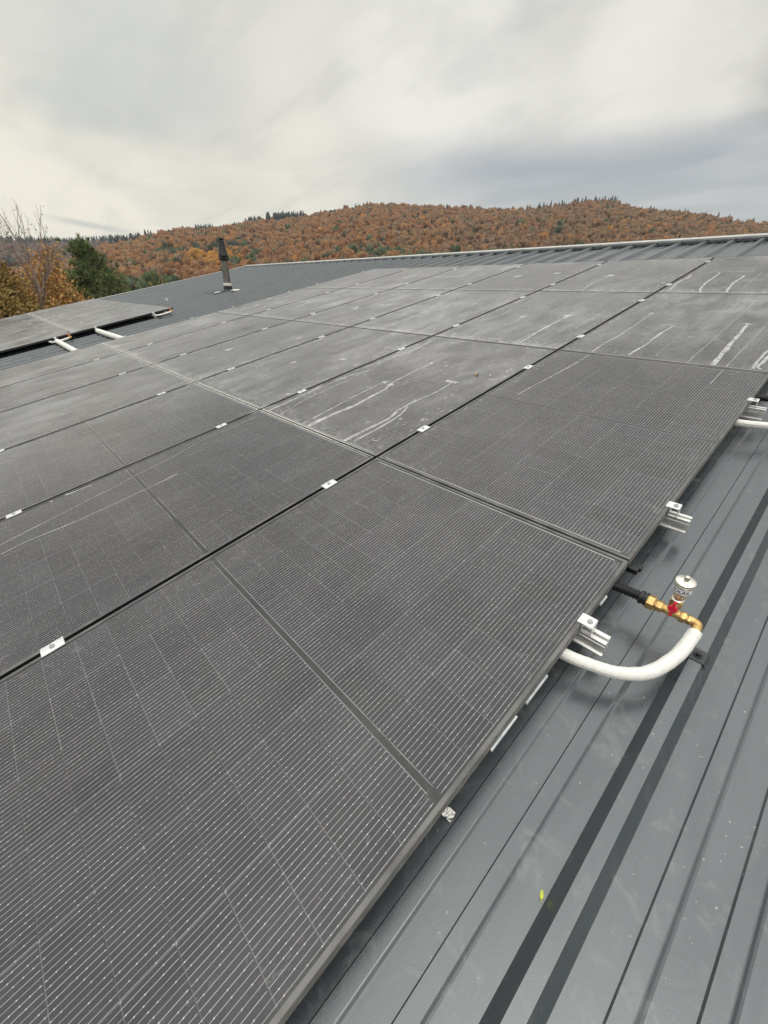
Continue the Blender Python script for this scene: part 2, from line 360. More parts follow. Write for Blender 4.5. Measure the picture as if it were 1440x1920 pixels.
def sheet(name, v0, v1, parent, flip=False):
    b = MB(); pr = roof_profile(); n = len(pr)
    vv = [v0 + (v1 - v0) * i / 6 for i in range(7)]
    vs = [(u, v, z) for v in vv for u, z in pr]
    fs = [(j * n + i, j * n + i + 1, (j + 1) * n + i + 1, (j + 1) * n + i) for j in range(6) for i in range(n - 1)]
    b.add(vs, fs); return b.build(name, M_roof, parent)
sheet('roof_sheet', EAVE_V, RIDGE_V, building)
rz = math.cos(2 * PITCH)
far = sheet('roof_sheet', RIDGE_V - 12.0, RIDGE_V, building)
apex = Vector((0, RIDGE_V, PAN))
far.matrix_local = Matrix.Translation(apex) @ Matrix.Rotation(-2 * PITCH, 4, 'X') @ Matrix.Scale(-1, 4, (0, 1, 0)) @ Matrix.Translation(-apex)
far['label'] = 'far slope of the ribbed roof beyond the ridge'
# ridge cap: folded plate, front lip and closure blocks between the ribs
b = MB(); s2, c2 = math.sin(2 * PITCH), math.cos(2 * PITCH)
top = -0.058
prof = [(7.235, CREST + 0.003), (7.235, CREST + 0.0045 + 0.022), (7.25, CREST + 0.029), (RIDGE_V, top), (RIDGE_V + 0.16 * c2, top - 0.16 * s2), (RIDGE_V + 0.16 * c2, top - 0.16 * s2 - 0.03), (RIDGE_V, top - 0.02)]
x = U0 - 0.02
while x < U1 + 0.05:
    x2 = min(x + 2.1, U1 + 0.06); b.extrude(prof, x + 0.0015, x2 - 0.0015, 'x'); x = x2
b.build('ridge_cap', M_trim, building)
b = MB(); k = math.floor((U0 - 0.232) / 0.333)
while 0.232 + 0.333 * k < U1 - 0.4:
    c = 0.232 + 0.333 * k
    x0, x1 = max(c + 0.030, U0 + 0.01), c + 0.333 - 0.030
    if x1 > x0: b.extrude([(7.215, PAN + 0.012), (7.222, CREST - 0.004), (7.236, CREST + 0.0025), (7.30, CREST + 0.002), (7.30, PAN + 0.006)], x0, x1, 'x')
    k += 1
b.build('ridge_closure', M_closure, building)
# verge flashing on the left gable, second on the right
for (ua, ub, nm) in ((U0 - 0.05, U0 + 0.10, 'verge_trim'), (U1 - 0.12, U1 + 0.05, 'verge_trim')):
    b = MB(); b.extrude([(ua, PAN - 0.10), (ua, CREST + 0.012), (ub, CREST + 0.012), (ub, CREST + 0.004), (ua + 0.006, CREST + 0.004), (ua + 0.006, PAN - 0.10)], EAVE_V - 0.03, RIDGE_V - 0.13, 'y')
    b.build(nm, M_trim, building)
# gutter, walls (vertical in the world, so undo the pitch)
unp = Matrix.Rotation(-PITCH, 4, 'X')
eW = Matrix.Rotation(PITCH, 4, 'X') @ Vector((0, EAVE_V + 0.35, PAN - 0.02)); rW = Matrix.Rotation(PITCH, 4, 'X') @ Vector((0, RIDGE_V, PAN - 0.04))
yb = rW.y + (rW.y - eW.y) * 0.98
def wallobj(bm_): o = bm_.build('wall', M_wall, building); o.matrix_local = unp; return o
b = MB(); b.box(U0 + 0.1, U1 - 0.2, eW.y, eW.y + 0.15, -BASE_Z - 0.3, eW.z); wallobj(b)
b = MB(); b.box(U0 + 0.1, U1 - 0.2, yb - 0.15, yb, -BASE_Z - 0.3, eW.z); wallobj(b)
for xa in (U0 + 0.1, U1 - 0.35):
    b = MB(); b.extrude([(eW.y + 0.16, -BASE_Z - 0.3), (eW.y + 0.16, eW.z + 0.03), (rW.y, rW.z - 0.02), (yb - 0.16, eW.z + 0.03), (yb - 0.16, -BASE_Z - 0.3)], xa, xa + 0.15, 'x'); wallobj(b)
b = MB(); g = [(EAVE_V - 0.14 + 0.065 * math.cos(a), -0.17 + 0.065 * math.sin(a)) for a in np.linspace(PI, 2 * PI, 9)]
g += [(EAVE_V - 0.14 + 0.061 * math.cos(a), -0.17 + 0.061 * math.sin(a)) for a in np.linspace(2 * PI, PI, 9)]
b.extrude(g, U0, U1, 'x'); b.build('gutter', M_trim, building)

# ------------------------------------------------------------------ solar panels
def frame_mesh(dusty=False):
    b = MB(); w, t = 0.0105, 0.030
    # four mitred rails, each a small L section: top lip, chamfered outer edge, side, inner lip
    outer = [(0, 0), (PW, 0), (PW, PL), (0, PL)]
    prof = [(w, -0.0030), (w, -0.0002), (w - 0.0008, 0.0), (0.0010, 0.0), (0.0, -0.0010), (0.0, -0.012), (0.0012, -0.0135), (0.0, -0.015), (0.0, -t), (0.022, -t), (0.022, -t + 0.002), (0.002, -t + 0.002), (0.002, -0.0050), (w, -0.0050)]
    n = len(prof); vs = []
    for ci, (cx, cy) in enumerate(outer):
        sx = 1 if cx == 0 else -1; sy = 1 if cy == 0 else -1
        for o_, z_ in prof: vs.append((cx + sx * o_, cy + sy * o_, z_))
    fs = []
    for ci in range(4):
        c2_ = (ci + 1) % 4
        for i in range(n):
            j = (i + 1) % n; fs.append((ci * n + i, ci * n + j, c2_ * n + j, c2_ * n + i))
    b.add(vs, fs)
    me = b.mesh('frame', [M_frame, M_frame_dusty if dusty else M_gap_shade])
    bm = bmesh.new(); bm.from_mesh(me); bmesh.ops.recalc_face_normals(bm, faces=bm.faces[:]); bm.to_mesh(me); bm.free()
    for p in me.polygons:                                            # gap sides are coloured dark for the gap's shade; the array's outer side is dusty
        if abs(p.normal.z) < 0.2 and p.center.z < -0.002:
            if not dusty or p.center.x > PW - 0.001: p.material_index = 1
    return me
FRAME = frame_mesh(); FRAME_EDGE = frame_mesh(True)
def glass_mesh(stains=None):
    b = MB(); e = 0.0100; z = -0.0016
    b.add([(e, e, z), (PW - e, e, z), (PW - e, PL - e, z), (e, PL - e, z), (e, e, z - 0.0035), (PW - e, e, z - 0.0035), (PW - e, PL - e, z - 0.0035), (e, PL - e, z - 0.0035)],
          [(0, 1, 2, 3), (7, 6, 5, 4), (0, 4, 5, 1), (1, 5, 6, 2), (2, 6, 7, 3), (3, 7, 4, 0)])
    for q in (stains or []): b.add([(p[0], p[1], z + 0.0006 + 0.00005 * (q[1] % 7)) for p in q[0]], [tuple(range(len(q[0])))], 1)
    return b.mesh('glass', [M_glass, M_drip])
# dried drip tracks: polylines in roof metres (u, v) with a width; each starts at a splash and runs down the slope
STREAKS = [
    ([(-1.813, 1.174), (-1.828, 1.093), (-1.820, 0.865), (-1.805, 0.723), (-1.760, 0.634)], 0.012, 0.02),
    ([(-1.771, 0.659), (-1.768, 0.539), (-1.754, 0.359), (-1.777, 0.121), (-1.771, 0.020)], 0.028, 0.045),
    ([(-1.883, 0.735), (-1.876, 0.577), (-1.868, 0.399), (-1.849, 0.212), (-1.837, 0.024)], 0.014, 0.016),
    ([(-1.443, 0.939), (-1.427, 0.752), (-1.451, 0.600), (-1.448, 0.443), (-1.426, 0.368)], 0.012, 0.022),
    ([(-1.440, 0.435), (-1.418, 0.347), (-1.425, 0.202), (-1.430, 0.019)], 0.022, 0.034),
    ([(-1.437, 0.514), (-1.391, 0.399), (-1.377, 0.207), (-1.383, 0.048)], 0.02, 0.016),
    ([(-2.199, 1.609), (-2.183, 1.428), (-2.210, 1.264), (-2.236, 1.105), (-2.246, 0.939), (-2.309, 0.664), (-2.250, 0.395), (-2.236, 0.179), (-2.228, 0.021)], 0.01, 0.022),
    ([(-2.222, 1.238), (-2.198, 0.999), (-2.176, 0.778), (-2.159, 0.472), (-2.148, 0.255), (-2.091, 0.025)], 0.01, 0.008),
    ([(-2.171, 0.855), (-2.233, 0.698), (-2.237, 0.502), (-2.231, 0.339)], 0.018, 0.01),
    ([(-2.164, 3.184), (-2.130, 2.983), (-2.129, 2.779), (-2.129, 2.585), (-2.140, 2.397), (-2.184, 2.262)], 0.01, 0.012),
    ([(-2.195, 2.276), (-2.245, 2.141), (-2.249, 1.978), (-2.231, 1.783), (-2.222, 1.633)], 0.01, 0.01),
    ([(-2.222, 1.633), (-2.207, 1.518), (-2.180, 1.405), (-2.194, 1.306)], 0.016, 0.014),
    ([(-1.870, 2.475), (-1.854, 2.165), (-1.870, 2.004), (-1.886, 1.849), (-1.882, 1.741)], 0.01, 0.008),
    ([(-1.506, 2.571), (-1.518, 2.426), (-1.513, 2.213), (-1.499, 1.964), (-1.492, 1.759)], 0.03, 0.02),
    ([(-1.493, 2.524), (-1.500, 2.351), (-1.513, 2.176), (-1.526, 2.009), (-1.530, 1.769)], 0.01, 0.012),
    ([(-0.932, 2.773), (-0.927, 2.577), (-0.925, 2.366), (-0.925, 2.152), (-0.937, 1.978), (-0.938, 1.775)], 0.012, 0.014),
    ([(-0.925, 1.711), (-0.932, 1.474), (-0.945, 1.312), (-0.964, 1.100), (-0.975, 0.944)], 0.01, 0.006),
    ([(-0.686, 2.455), (-0.701, 2.284), (-0.702, 2.167), (-0.697, 2.023), (-0.706, 1.924), (-0.714, 1.788)], 0.02, 0.022),
    ([(-0.756, 2.463), (-0.714, 2.505), (-0.673, 2.528)], 0.018, 0.008),
    ([(-0.706, 2.481), (-0.654, 2.448), (-0.609, 2.435)], 0.012, 0.006),
    ([(-0.299, 2.611), (-0.290, 2.401), (-0.285, 2.242), (-0.280, 2.092), (-0.275, 1.942), (-0.270, 1.767)], 0.022, 0.042),
    ([(-0.347, 2.628), (-0.304, 2.619), (-0.258, 2.621)], 0.008, 0.012),
    ([(-0.202, 2.583), (-0.205, 1.752)], 0.004, 0.004),
    ([(-0.203, 1.720), (-0.204, 1.489)], 0.004, 0.003),
    ([(-0.563, 4.302), (-0.562, 3.672)], 0.004, 0.003),
    ([(-0.391, 3.394), (-0.385, 2.609), (-0.389, 1.763)], 0.004, 0.004),
    ([(-0.563, 3.378), (-0.579, 2.589), (-0.576, 1.839)], 0.003, 0.003),
    ([(-0.092, 2.119), (-0.096, 2.009), (-0.098, 1.896), (-0.094, 1.771)], 0.02, 0.022),
    ([(-0.071, 2.010), (-0.074, 1.897), (-0.081, 1.812), (-0.058, 1.777)], 0.026, 0.018),
    ([(-0.894, 4.351), (-0.884, 4.193), (-0.880, 3.897), (-0.865, 3.738), (-0.853, 3.642), (-0.821, 3.504)], 0.024, 0.022),
    ([(-0.666, 4.181), (-0.669, 4.056), (-0.675, 3.876), (-0.662, 3.705), (-0.653, 3.614), (-0.635, 3.516)], 0.026, 0.026),
    ([(-0.725, 4.176), (-0.664, 4.189)], 0.02, 0.02),
    ([(-1.073, 4.366), (-0.931, 4.372), (-0.780, 4.377), (-0.635, 4.382)], 0.016, 0.018),
    ([(-1.101, 4.237), (-1.092, 4.070), (-1.107, 3.962), (-1.095, 3.773), (-1.073, 3.537)], 0.03, 0.02),
    ([(-1.889, 4.272), (-1.883, 4.057), (-1.895, 3.853), (-1.853, 3.583), (-1.838, 3.480)], 0.02, 0.02),
    ([(-3.019, 2.437), (-3.008, 2.259), (-3.025, 2.101), (-3.024, 1.904), (-3.034, 1.752)], 0.022, 0.014),
    ([(-2.164, -0.662), (-2.151, -0.765), (-2.136, -0.876), (-2.112, -0.977), (-2.104, -1.063), (-2.086, -1.146), (-2.078, -1.207), (-2.067, -1.294), (-2.057, -1.377), (-2.039, -1.482)], 0.004, 0.006),
    ([(-2.224, -0.080), (-2.216, -0.199), (-2.216, -0.309), (-2.224, -0.411), (-2.196, -0.540), (-2.163, -0.657)], 0.004, 0.004),
    ([(-1.935, -0.711), (-1.933, -0.758), (-1.929, -0.868), (-1.929, -0.959), (-1.928, -1.059), (-1.927, -1.153), (-1.933, -1.231), (-1.945, -1.310), (-1.957, -1.387), (-1.947, -1.483)], 0.008, 0.006),
    ([(-2.257, -1.056), (-2.268, -1.100), (-2.269, -1.157), (-2.285, -1.205), (-2.268, -1.250)], 0.006, 0.03),
    ([(-3.435, 1.214), (-3.473, 1.102), (-3.485, 0.899), (-3.486, 0.630)], 0.016, 0.01),
    ([(-3.435, 1.402), (-3.396, 1.227), (-3.392, 1.031), (-3.449, 0.824)], 0.02, 0.01)]
SPLATS = [(-1.438, 0.941, 0.04, 0.022), (-1.472, 0.942, 0.04, 0.022), (-1.866, 0.743, 0.035, 0.03), (-1.788, 0.721, 0.022, 0.03), (-1.826, 1.176, 0.018, 0.018), (-1.515, 2.590, 0.055, 0.035), (-1.874, 2.483, 0.035, 0.03), (-0.935, 2.776, 0.02, 0.02), (-0.301, 2.617, 0.03, 0.02), (-3.025, 2.444, 0.05, 0.05), (-4.202, 2.464, 0.045, 0.045), (-2.677, 2.859, 0.03, 0.03), (-3.060, 4.295, 0.05, 0.07), (-1.882, 4.263, 0.06, 0.06), (-2.589, 4.438, 0.05, 0.05), (-2.673, 2.858, 0.02, 0.03), (-3.002, 0.717, 0.035, 0.03), (-2.594, 0.958, 0.04, 0.02), (-3.894, 2.625, 0.04, 0.05), (-4.194, 0.681, 0.04, 0.05), (-6.101, 1.731, 0.04, 0.05), (-6.516, 2.689, 0.04, 0.05), (-4.532, 2.036, 0.04, 0.05), (-3.709, 1.242, 0.04, 0.05), (-4.180, 2.420, 0.04, 0.05), (-5.130, 4.313, 0.04, 0.05), (-4.204, 4.272, 0.04, 0.05), (-3.703, 4.430, 0.04, 0.05), (-7.038, 2.404, 0.05, 0.05), (-6.487, 2.258, 0.05, 0.05), (-6.757, 2.665, 0.05, 0.05), (-6.448, 2.847, 0.05, 0.05)]
def smooth_poly(pts, step=0.012):
    P = [Vector(p) for p in pts]; out_ = []
    for i in range(len(P) - 1):
        p0 = P[max(i - 1, 0)]; p1 = P[i]; p2 = P[i + 1]; p3 = P[min(i + 2, len(P) - 1)]
        n = max(2, int((p2 - p1).length / step))
        for k in range(n):
            t = k / n
            out_.append(0.5 * ((2 * p1) + (-p0 + p2) * t + (2 * p0 - 5 * p1 + 4 * p2 - p3) * t * t + (-p0 + 3 * p1 - 3 * p2 + p3) * t ** 3))
    out_.append(P[-1]); return out_
stain_cells = {}
def cell_of(u, v):
    return math.floor(-u / COLP) if u < 0 else 0, math.floor(v / ROWP) + 1
def put_quad(q, idn):
    cu = sum(p[0] for p in q) / len(q); cv = sum(p[1] for p in q) / len(q)
    ci, ri = cell_of(cu, cv)
    ox, oy = -(ci + 1) * COLP + 0.010, (ri - 1) * ROWP + 0.004
    loc = [(p[0] - ox, p[1] - oy) for p in q]
    if min(p[0] for p in loc) < 0.0115 or max(p[0] for p in loc) > PW - 0.0115 or min(p[1] for p in loc) < 0.0115 or max(p[1] for p in loc) > PL - 0.0115: return
    stain_cells.setdefault((ci, ri), []).append((loc, idn))
sid = 0
for pts, w0, w1 in STREAKS:
    sid += 1; P = smooth_poly(pts); n = len(P); L_, R2 = [], []; ph = random.random() * 50
    for i, p in enumerate(P):
        t = (P[min(i + 1, n - 1)] - P[max(i - 1, 0)]); t = t.normalized() if t.length > 0 else Vector((0, 1)); nr = Vector((-t.y, t.x))
        w = (w0 + (w1 - w0) * i / (n - 1)) * 0.85
        jl = 0.78 + 0.45 * mnoise.noise((i * 0.10, ph, 0)) + 0.22 * mnoise.noise((i * 0.6, ph, 3)); jr = 0.78 + 0.45 * mnoise.noise((i * 0.10, ph, 7)) + 0.22 * mnoise.noise((i * 0.6, ph, 9))
        wig = nr * (0.0015 * mnoise.noise((i * 0.08, ph, 20)))
        L_.append(p + wig + nr * w * 0.5 * max(0.15, jl)); R2.append(p + wig - nr * w * 0.5 * max(0.15, jr))
    for i in range(n - 1): put_quad([L_[i], R2[i], R2[i + 1], L_[i + 1]], sid)
for u, v, ru, rv in SPLATS:
    sid += 1; ph = random.random() * 90; ring = []
    for k in range(18):
        a = 2 * PI * k / 18; j = 0.8 + 0.6 * mnoise.noise((math.cos(a) * 1.3 + ph, math.sin(a) * 1.3, 0)); ring.append(Vector((u + ru * j * math.cos(a), v + rv * j * math.sin(a))))
    put_quad(ring, sid)
GLASS0 = glass_mesh()
COLN = ['rightmost', 'second', 'third', 'fourth', 'fifth', 'leftmost']
ROWN = ['front row', 'second row', 'third row', 'top row']
def clean_words(ci, ri):
    if (ci, ri) in stain_cells and len(stain_cells[(ci, ri)]) > 60: return 'with pale dried drips'
    if ri == 0 and ci < 2: return 'with clean glass'
    return 'with dusty glass'
for ri in range(4):
    for ci in range(6):
        lab = 'black solar panel %s, large array, %s column, %s' % (clean_words(ci, ri), COLN[ci], ROWN[ri])
        t = thing('solar_panel', lab, 'solar panel', RT(-(ci + 1) * COLP + 0.010, (ri - 1) * ROWP + 0.004), 'panels of the large array')
        part('frame', FRAME_EDGE if ci == 0 else FRAME, t)
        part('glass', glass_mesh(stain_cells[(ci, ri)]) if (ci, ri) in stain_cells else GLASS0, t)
        if ci == 0 and ri == 0:
            for v0_, v1_ in ((-0.572, -0.475), (-0.714, -0.612), (-0.186, -0.145)):
                b = MB(); b.bevbox(PW + 0.0002, PW + 0.0048, v0_ + ROWP - 0.004, v1_ + ROWP - 0.004, -0.036, -0.0275, 0.001)
                b.build('edge_strip', M_strip, t)['label'] = 'thin white strip showing below the panel edge'
A2U = -8.86
for ri in range(2):
    for ci in range(6):
        lab = 'black solar panel in the small far array, %s column, %s row' % (COLN[ci], ('lower', 'upper')[ri])
        t = thing('solar_panel', lab, 'solar panel', RT(A2U - (ci + 1) * COLP + 0.020, (ri - 1) * ROWP + 0.004), 'panels of the small far array')
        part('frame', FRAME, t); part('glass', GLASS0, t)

# ------------------------------------------------------------------ mounting rails and clamps
RAILS = [-1.40, -0.287, 0.342, 1.352, 2.068, 3.170, 3.803, 4.945]
RAILN = ['lowest', 'second lowest', 'third lowest', 'fourth lowest', 'fourth highest', 'third highest', 'second highest', 'highest']
def rail_mesh(length):
    b = MB()
    half = [(0.021, -0.050), (0.021, -0.0455), (0.0135, -0.043), (0.0125, -0.024), (0.0165, -0.0185), (0.0165, -0.0125), (0.0150, -0.0115), (0.0150, -0.0085), (0.0165, -0.0075), (0.0165, 0.0), (0.0050, 0.0), (0.0050, -0.0025), (0.0085, -0.0035), (0.0085, -0.0105)]
    prof = half + [(-a, z) for a, z in half[::-1]]
    b.extrude(prof, 0, length, 'x')
    me = b.mesh('rail', M_alu); return me
for i, v in enumerate(RAILS):
    whole = i < 3
    x0, x1 = (A2U - 6.95 if whole else -6.97), 0.058
    lab = 'long pale aluminium mounting rail under the panels, %s of the eight' % RAILN[i]
    if i == 1: lab = 'pale aluminium mounting rail with cut end sticking out just above the white pipe'
    if i == 2: lab = 'pale aluminium mounting rail with cut end sticking out beyond the brass pipe fitting'
    if i == 3: lab = 'pale aluminium mounting rail with cut end at the right picture edge'
    t = thing('mounting_rail', lab, 'mounting rail', RT(x0, v, -0.0305), 'aluminium mounting rails')
    part('rail', rail_mesh(x1 - x0), t)
for v in (1.352,):
    t = thing('mounting_rail', 'short pale aluminium rail end under the upper row of the small far array', 'mounting rail', RT(A2U - 6.95, v, -0.0305), 'aluminium mounting rails')
    part('rail', rail_mesh(7.03), t)
# mid clamp: bridging plate with bolt; end clamp: folded bracket with bolt
def bolt_mesh(r=0.0062):
    b = MB(); b.lathe([(r * 1.35, 0), (r * 1.35, 0.0008), (r, 0.0010), (r, 0.0045), (r * 0.8, 0.0058), (r * 0.45, 0.0058), (r * 0.42, 0.003)], seg=12); return b.mesh('bolt', M_bolt, True)
BOLT = bolt_mesh()
b = MB(); b.extrude([(-0.0205, 0.0002), (-0.0205, 0.0022), (-0.0085, 0.0032), (0.0085, 0.0032), (0.0205, 0.0022), (0.0205, 0.0002), (0.0085, 0.0002), (0.0085, -0.030), (0.0060, -0.030), (0.0060, -0.0005), (-0.0060, -0.0005), (-0.0060, -0.030), (-0.0085, -0.030), (-0.0085, 0.0002)], -0.0325, 0.0325, 'y')
MIDC = b.mesh('plate', M_clamp)
b = MB(); b.extrude([(-0.0115, 0.0003), (-0.0115, 0.0030), (0.0000, 0.0042), (0.0270, 0.0042), (0.0290, 0.0025), (0.0290, -0.030), (0.0262, -0.030), (0.0262, 0.0010), (0.0040, 0.0010), (0.0040, -0.030), (0.0012, -0.030), (0.0012, 0.0003)], -0.0175, 0.0175, 'y')
ENDC = b.mesh('plate', M_clamp)
def clamp(kind, u, v, lab, group, rot=0.0):
    t = thing(kind, lab, 'clamp', RT(u, v, 0.0) @ Matrix.Rotation(rot, 4, 'Z'), group)
    part('plate', MIDC if kind == 'mid_clamp' else ENDC, t)
    o = part('bolt', BOLT, t); o.location = (0.0, 0, 0.0032) if kind == 'mid_clamp' else (0.015, 0, 0.0042)
GAPN = ['large array\'s rightmost column gap', 'large array\'s second column gap', 'large array\'s third column gap', 'large array\'s fourth column gap', 'large array\'s leftmost column gap']
for ci in range(1, 6):
    for i, v in enumerate(RAILS):
        clamp('mid_clamp', -ci * COLP, v + random.uniform(-.006, .006), 'silver mid clamp in the %s, %s rail' % (GAPN[ci - 1], RAILN[i]), 'mid clamps between the panels')
for i, v in enumerate(RAILS):
    extra = {1: 'beside the white insulated pipe', 2: 'above the pipe fitting', 3: 'at the right picture edge'}.get(i, 'on the %s rail' % RAILN[i])
    clamp('end_clamp', -0.0100, v, 'silver end clamp on the large array\'s right edge, %s' % extra, 'end clamps at the right edge')
    clamp('end_clamp', -6 * COLP + 0.0100, v, 'silver end clamp on the large array\'s left edge, %s rail' % RAILN[i], 'end clamps at the left edge', PI)
for i, v in enumerate(RAILS[:4]):
    clamp('end_clamp', A2U, v, 'silver end clamp on the small array\'s near edge, %s rail of four' % ORD[i], 'end clamps of the small far array')
    for ci in range(1, 6):
        clamp('mid_clamp', A2U - ci * COLP + 0.010, v, 'silver mid clamp in the small far array, %s column gap, %s rail of four' % (ORD[ci - 1], ORD[i]), 'mid clamps of the small far array')
    clamp('end_clamp', A2U - 6 * COLP + 0.020, v, 'silver end clamp on the small array\'s outer left edge, %s rail of four' % ORD[i], 'end clamps of the small far array', PI)

# white sleeves added over the bare rails so they look thicker and whiter
for v, lab in ((-0.287, 'added white sleeve over the rail between the arrays, nearer the camera'), (0.342, 'added white sleeve over the rail between the arrays, farther up the slope')):
    t = thing('added_rail_sleeve', lab, 'rail sleeve', RT(-8.78, v, -0.058), 'added white sleeves over the rails')
    b = MB(); b.tube([(0, 0, 0), (0.03, 0, 0), (0.9, 0.0, 0.001), (1.6, 0, 0), (1.93, 0, 0)], [0.037, 0.040, 0.0395, 0.040, 0.040], 20); b.build('sleeve', M_white, t, True)
# ------------------------------------------------------------------ pipe fittings with air vents
def axis_mat(p, dirv):
    q = Vector(dirv).normalized().to_track_quat('Z', 'Y'); return Matrix.Translation(p) @ q.to_matrix().to_4x4()
def text_mesh(word, size, mat):
    cu = bpy.data.curves.new('lettering', 'FONT'); cu.body = word; cu.size = size; cu.align_x = 'CENTER'; cu.align_y = 'CENTER'; cu.extrude = 0.0; cu.offset = size * 0.012
    cu.resolution_u = 3
    o = bpy.data.objects.new('lettering', cu); COL.objects.link(o); bpy.context.view_layer.update()
    me = bpy.data.meshes.new_from_object(o.evaluated_get(bpy.context.evaluated_depsgraph_get())); bpy.data.objects.remove(o)
    bm = bmesh.new(); bm.from_mesh(me); bmesh.ops.subdivide_edges(bm, edges=[e for e in bm.edges if e.calc_length() > size * 0.15], cuts=2); bmesh.ops.triangulate(bm, faces=bm.faces[:]); bm.to_mesh(me); bm.free()
    me.materials.clear(); me.materials.append(mat); return me
def hexprof(r): return [(r * math.cos(PI / 3 * k + PI / 6), r * math.sin(PI / 3 * k + PI / 6)) for k in range(6)]
def hexnut(b, x0, x1, y, z, r):
    hp = hexprof(r); hs = hexprof(r * 0.93); e = (x1 - x0) * 0.14
    vs = []; n = 6
    for xx, pr in ((x0, hs), (x0 + e, hp), (x1 - e, hp), (x1, hs)): vs += [(xx, y + p[0], z + p[1]) for p in pr]
    fs = [tuple(range(6))[::-1], tuple(range(18, 24))]
    for j in range(3):
        for i in range(6): fs.append((j * 6 + i, j * 6 + (i + 1) % 6, (j + 1) * 6 + (i + 1) % 6, (j + 1) * 6 + i))
    b.add(vs, fs)
def fitting(ou, ov, label, riser=0.0):
    """origin: panel corner; parts in roof axes. Assembly axis along +u at v=-0.092, n=-0.032"""
    t = thing('pipe_fitting', label, 'pipe fitting', RT(ou, ov, 0.0), 'pipe fittings with air vents')
    y, z = -0.090, -0.034
    b = MB(); pts, rad = [], []
    for i in range(66):
        x = -0.05 + 0.118 * i / 65; pts.append((x, y + 0.010 * math.sin((x + 0.05) * 10), z - 0.004)); rad.append(0.0155 if i % 4 in (0, 1) else 0.0122)
    b.tube(pts, rad, 14); b.build('corrugated_hose', M_black, t, True)
    b = MB(); b.lathe([(0.0155, 0), (0.0198, 0.002), (0.0198, 0.010), (0.0175, 0.011), (0.0175, 0.015), (0.0198, 0.016), (0.0198, 0.022), (0.016, 0.023)], axis_mat((0.058, y + 0.006, z - 0.002), (1, 0, 0)), 18)
    b.build('hose_collar', M_black, t, True)
    b = MB(); hexnut(b, 0.080, 0.100, y, z, 0.0215); b.build('union_nut', M_brass, t)
    b = MB(); hexnut(b, 0.102, 0.119, y, z, 0.0165)
    b.lathe([(0.012, 0), (0.012, 0.060)], axis_mat((0.100, y, z), (1, 0, 0)), 16)
    b.lathe([(0.0105, 0), (0.0105, 0.020), (0.0135, 0.021), (0.0135, 0.026)], axis_mat((0.142, y, z + 0.004), (0, 0, 1)), 16)
    hexnut(b, 0.160, 0.174, y, z, 0.0160); b.lathe([(0.011, 0), (0.011, 0.010)], axis_mat((0.172, y, z), (1, 0, 0)), 14); hexnut(b, 0.177, 0.186, y, z, 0.0140)
    b.build('brass_tee', M_brass, t, True)
    b = MB(); pts = [(0.182, y, z), (0.190, y, z)] + [(0.190 + 0.014 * math.sin(a), y - 0.014 * (1 - math.cos(a)), z) for a in np.linspace(0.2, PI / 2, 6)] + [(0.2045, y - 0.030, z - 0.001)]
    b.tube(pts, 0.0122, 14); b.build('elbow', M_brass, t, True)
    zb = z + 0.028
    b = MB(); hexp = [(0.142 + p[0], y + p[1]) for p in hexprof(0.0165)]
    b.extrude(hexp, zb, zb + 0.022, 'z'); b.lathe([(0.007, 0), (0.007, 0.016)], axis_mat((0.142, y - 0.010, zb + 0.011), (0, -1, 0)), 12)
    b.build('ball_valve', M_brass, t, True)
    vh = MB(); hy = y - 0.027
    vh.lathe([(0.0095, 0), (0.0115, 0.002), (0.0115, 0.005), (0.0090, 0.0072), (0.0052, 0.0074), (0.0046, 0.0062), (0.002, 0.0062)], axis_mat((0.142, hy + 0.004, zb + 0.011), (0, -1, 0.1)), 14)
    vh.bevbox(0.1382, 0.1458, hy - 0.0030, hy + 0.0035, zb - 0.013, zb + 0.036, 0.0025)
    vh.bevbox(0.1385, 0.1455, hy - 0.0045, hy + 0.001, zb - 0.016, zb - 0.006, 0.002); vh.build('valve_handle', M_red, t, True)
    zv = zb + 0.022 + riser
    if riser:
        b = MB(); b.lathe([(0.011, 0), (0.011, riser + 0.002)], axis_mat((0.142, y, zb + 0.021), (0, 0, 1)), 14); b.build('riser', M_nickel, t, True)
    b = MB(); ax = axis_mat((0.142, y, zv), (0, 0, 1)); b.lathe([(0.012, 0), (0.0145, 0.002), (0.0145, 0.006), (0.0118, 0.008), (0.0122, 0.018), (0.0170, 0.030), (0.0200, 0.037), (0.0206, 0.059), (0.0215, 0.060)], ax, 28)
    vent = b.build('air_vent', M_nickel, t, True)
    b = MB(); b.lathe([(0.0225, 0.060), (0.0233, 0.0612), (0.0233, 0.0655), (0.0224, 0.0665), (0.0224, 0.068), (0.0231, 0.069), (0.0225, 0.0725), (0.018, 0.0752), (0.008, 0.0764), (0.0054, 0.077), (0.0050, 0.078), (0.0062, 0.0795), (0.0062, 0.086), (0.0050, 0.088)], ax, 28)
    b.build('vent_cap', M_nickel, vent, True)
    b = MB(); b.lathe([(0.02030, 0.0390), (0.02125, 0.040), (0.02135, 0.0575), (0.02080, 0.059)], ax, 32); b.build('label_band', M_label, vent, True)
    me = text_mesh('SOLAR', 0.0138, M_ink)
    for v_ in me.vertices:
        r = 0.02165; a = -PI / 2 - 0.02 + v_.co.x / r; hgt = zv + 0.0488 + v_.co.y
        v_.co = (0.142 + r * math.cos(a), y + r * math.sin(a), hgt)
    part('lettering', me, vent)
    # white insulated pipe sweeping back under the panel
    ctrl = [(0.2045, -0.118, -0.036), (0.2035, -0.138, -0.039), (0.1945, -0.213, -0.046), (0.163, -0.297, -0.050), (0.109, -0.345, -0.052), (0.042, -0.370, -0.050), (-0.009, -0.382, -0.048), (-0.12, -0.392, -0.048)]
    P = [Vector(p) for p in ctrl]; pts = []
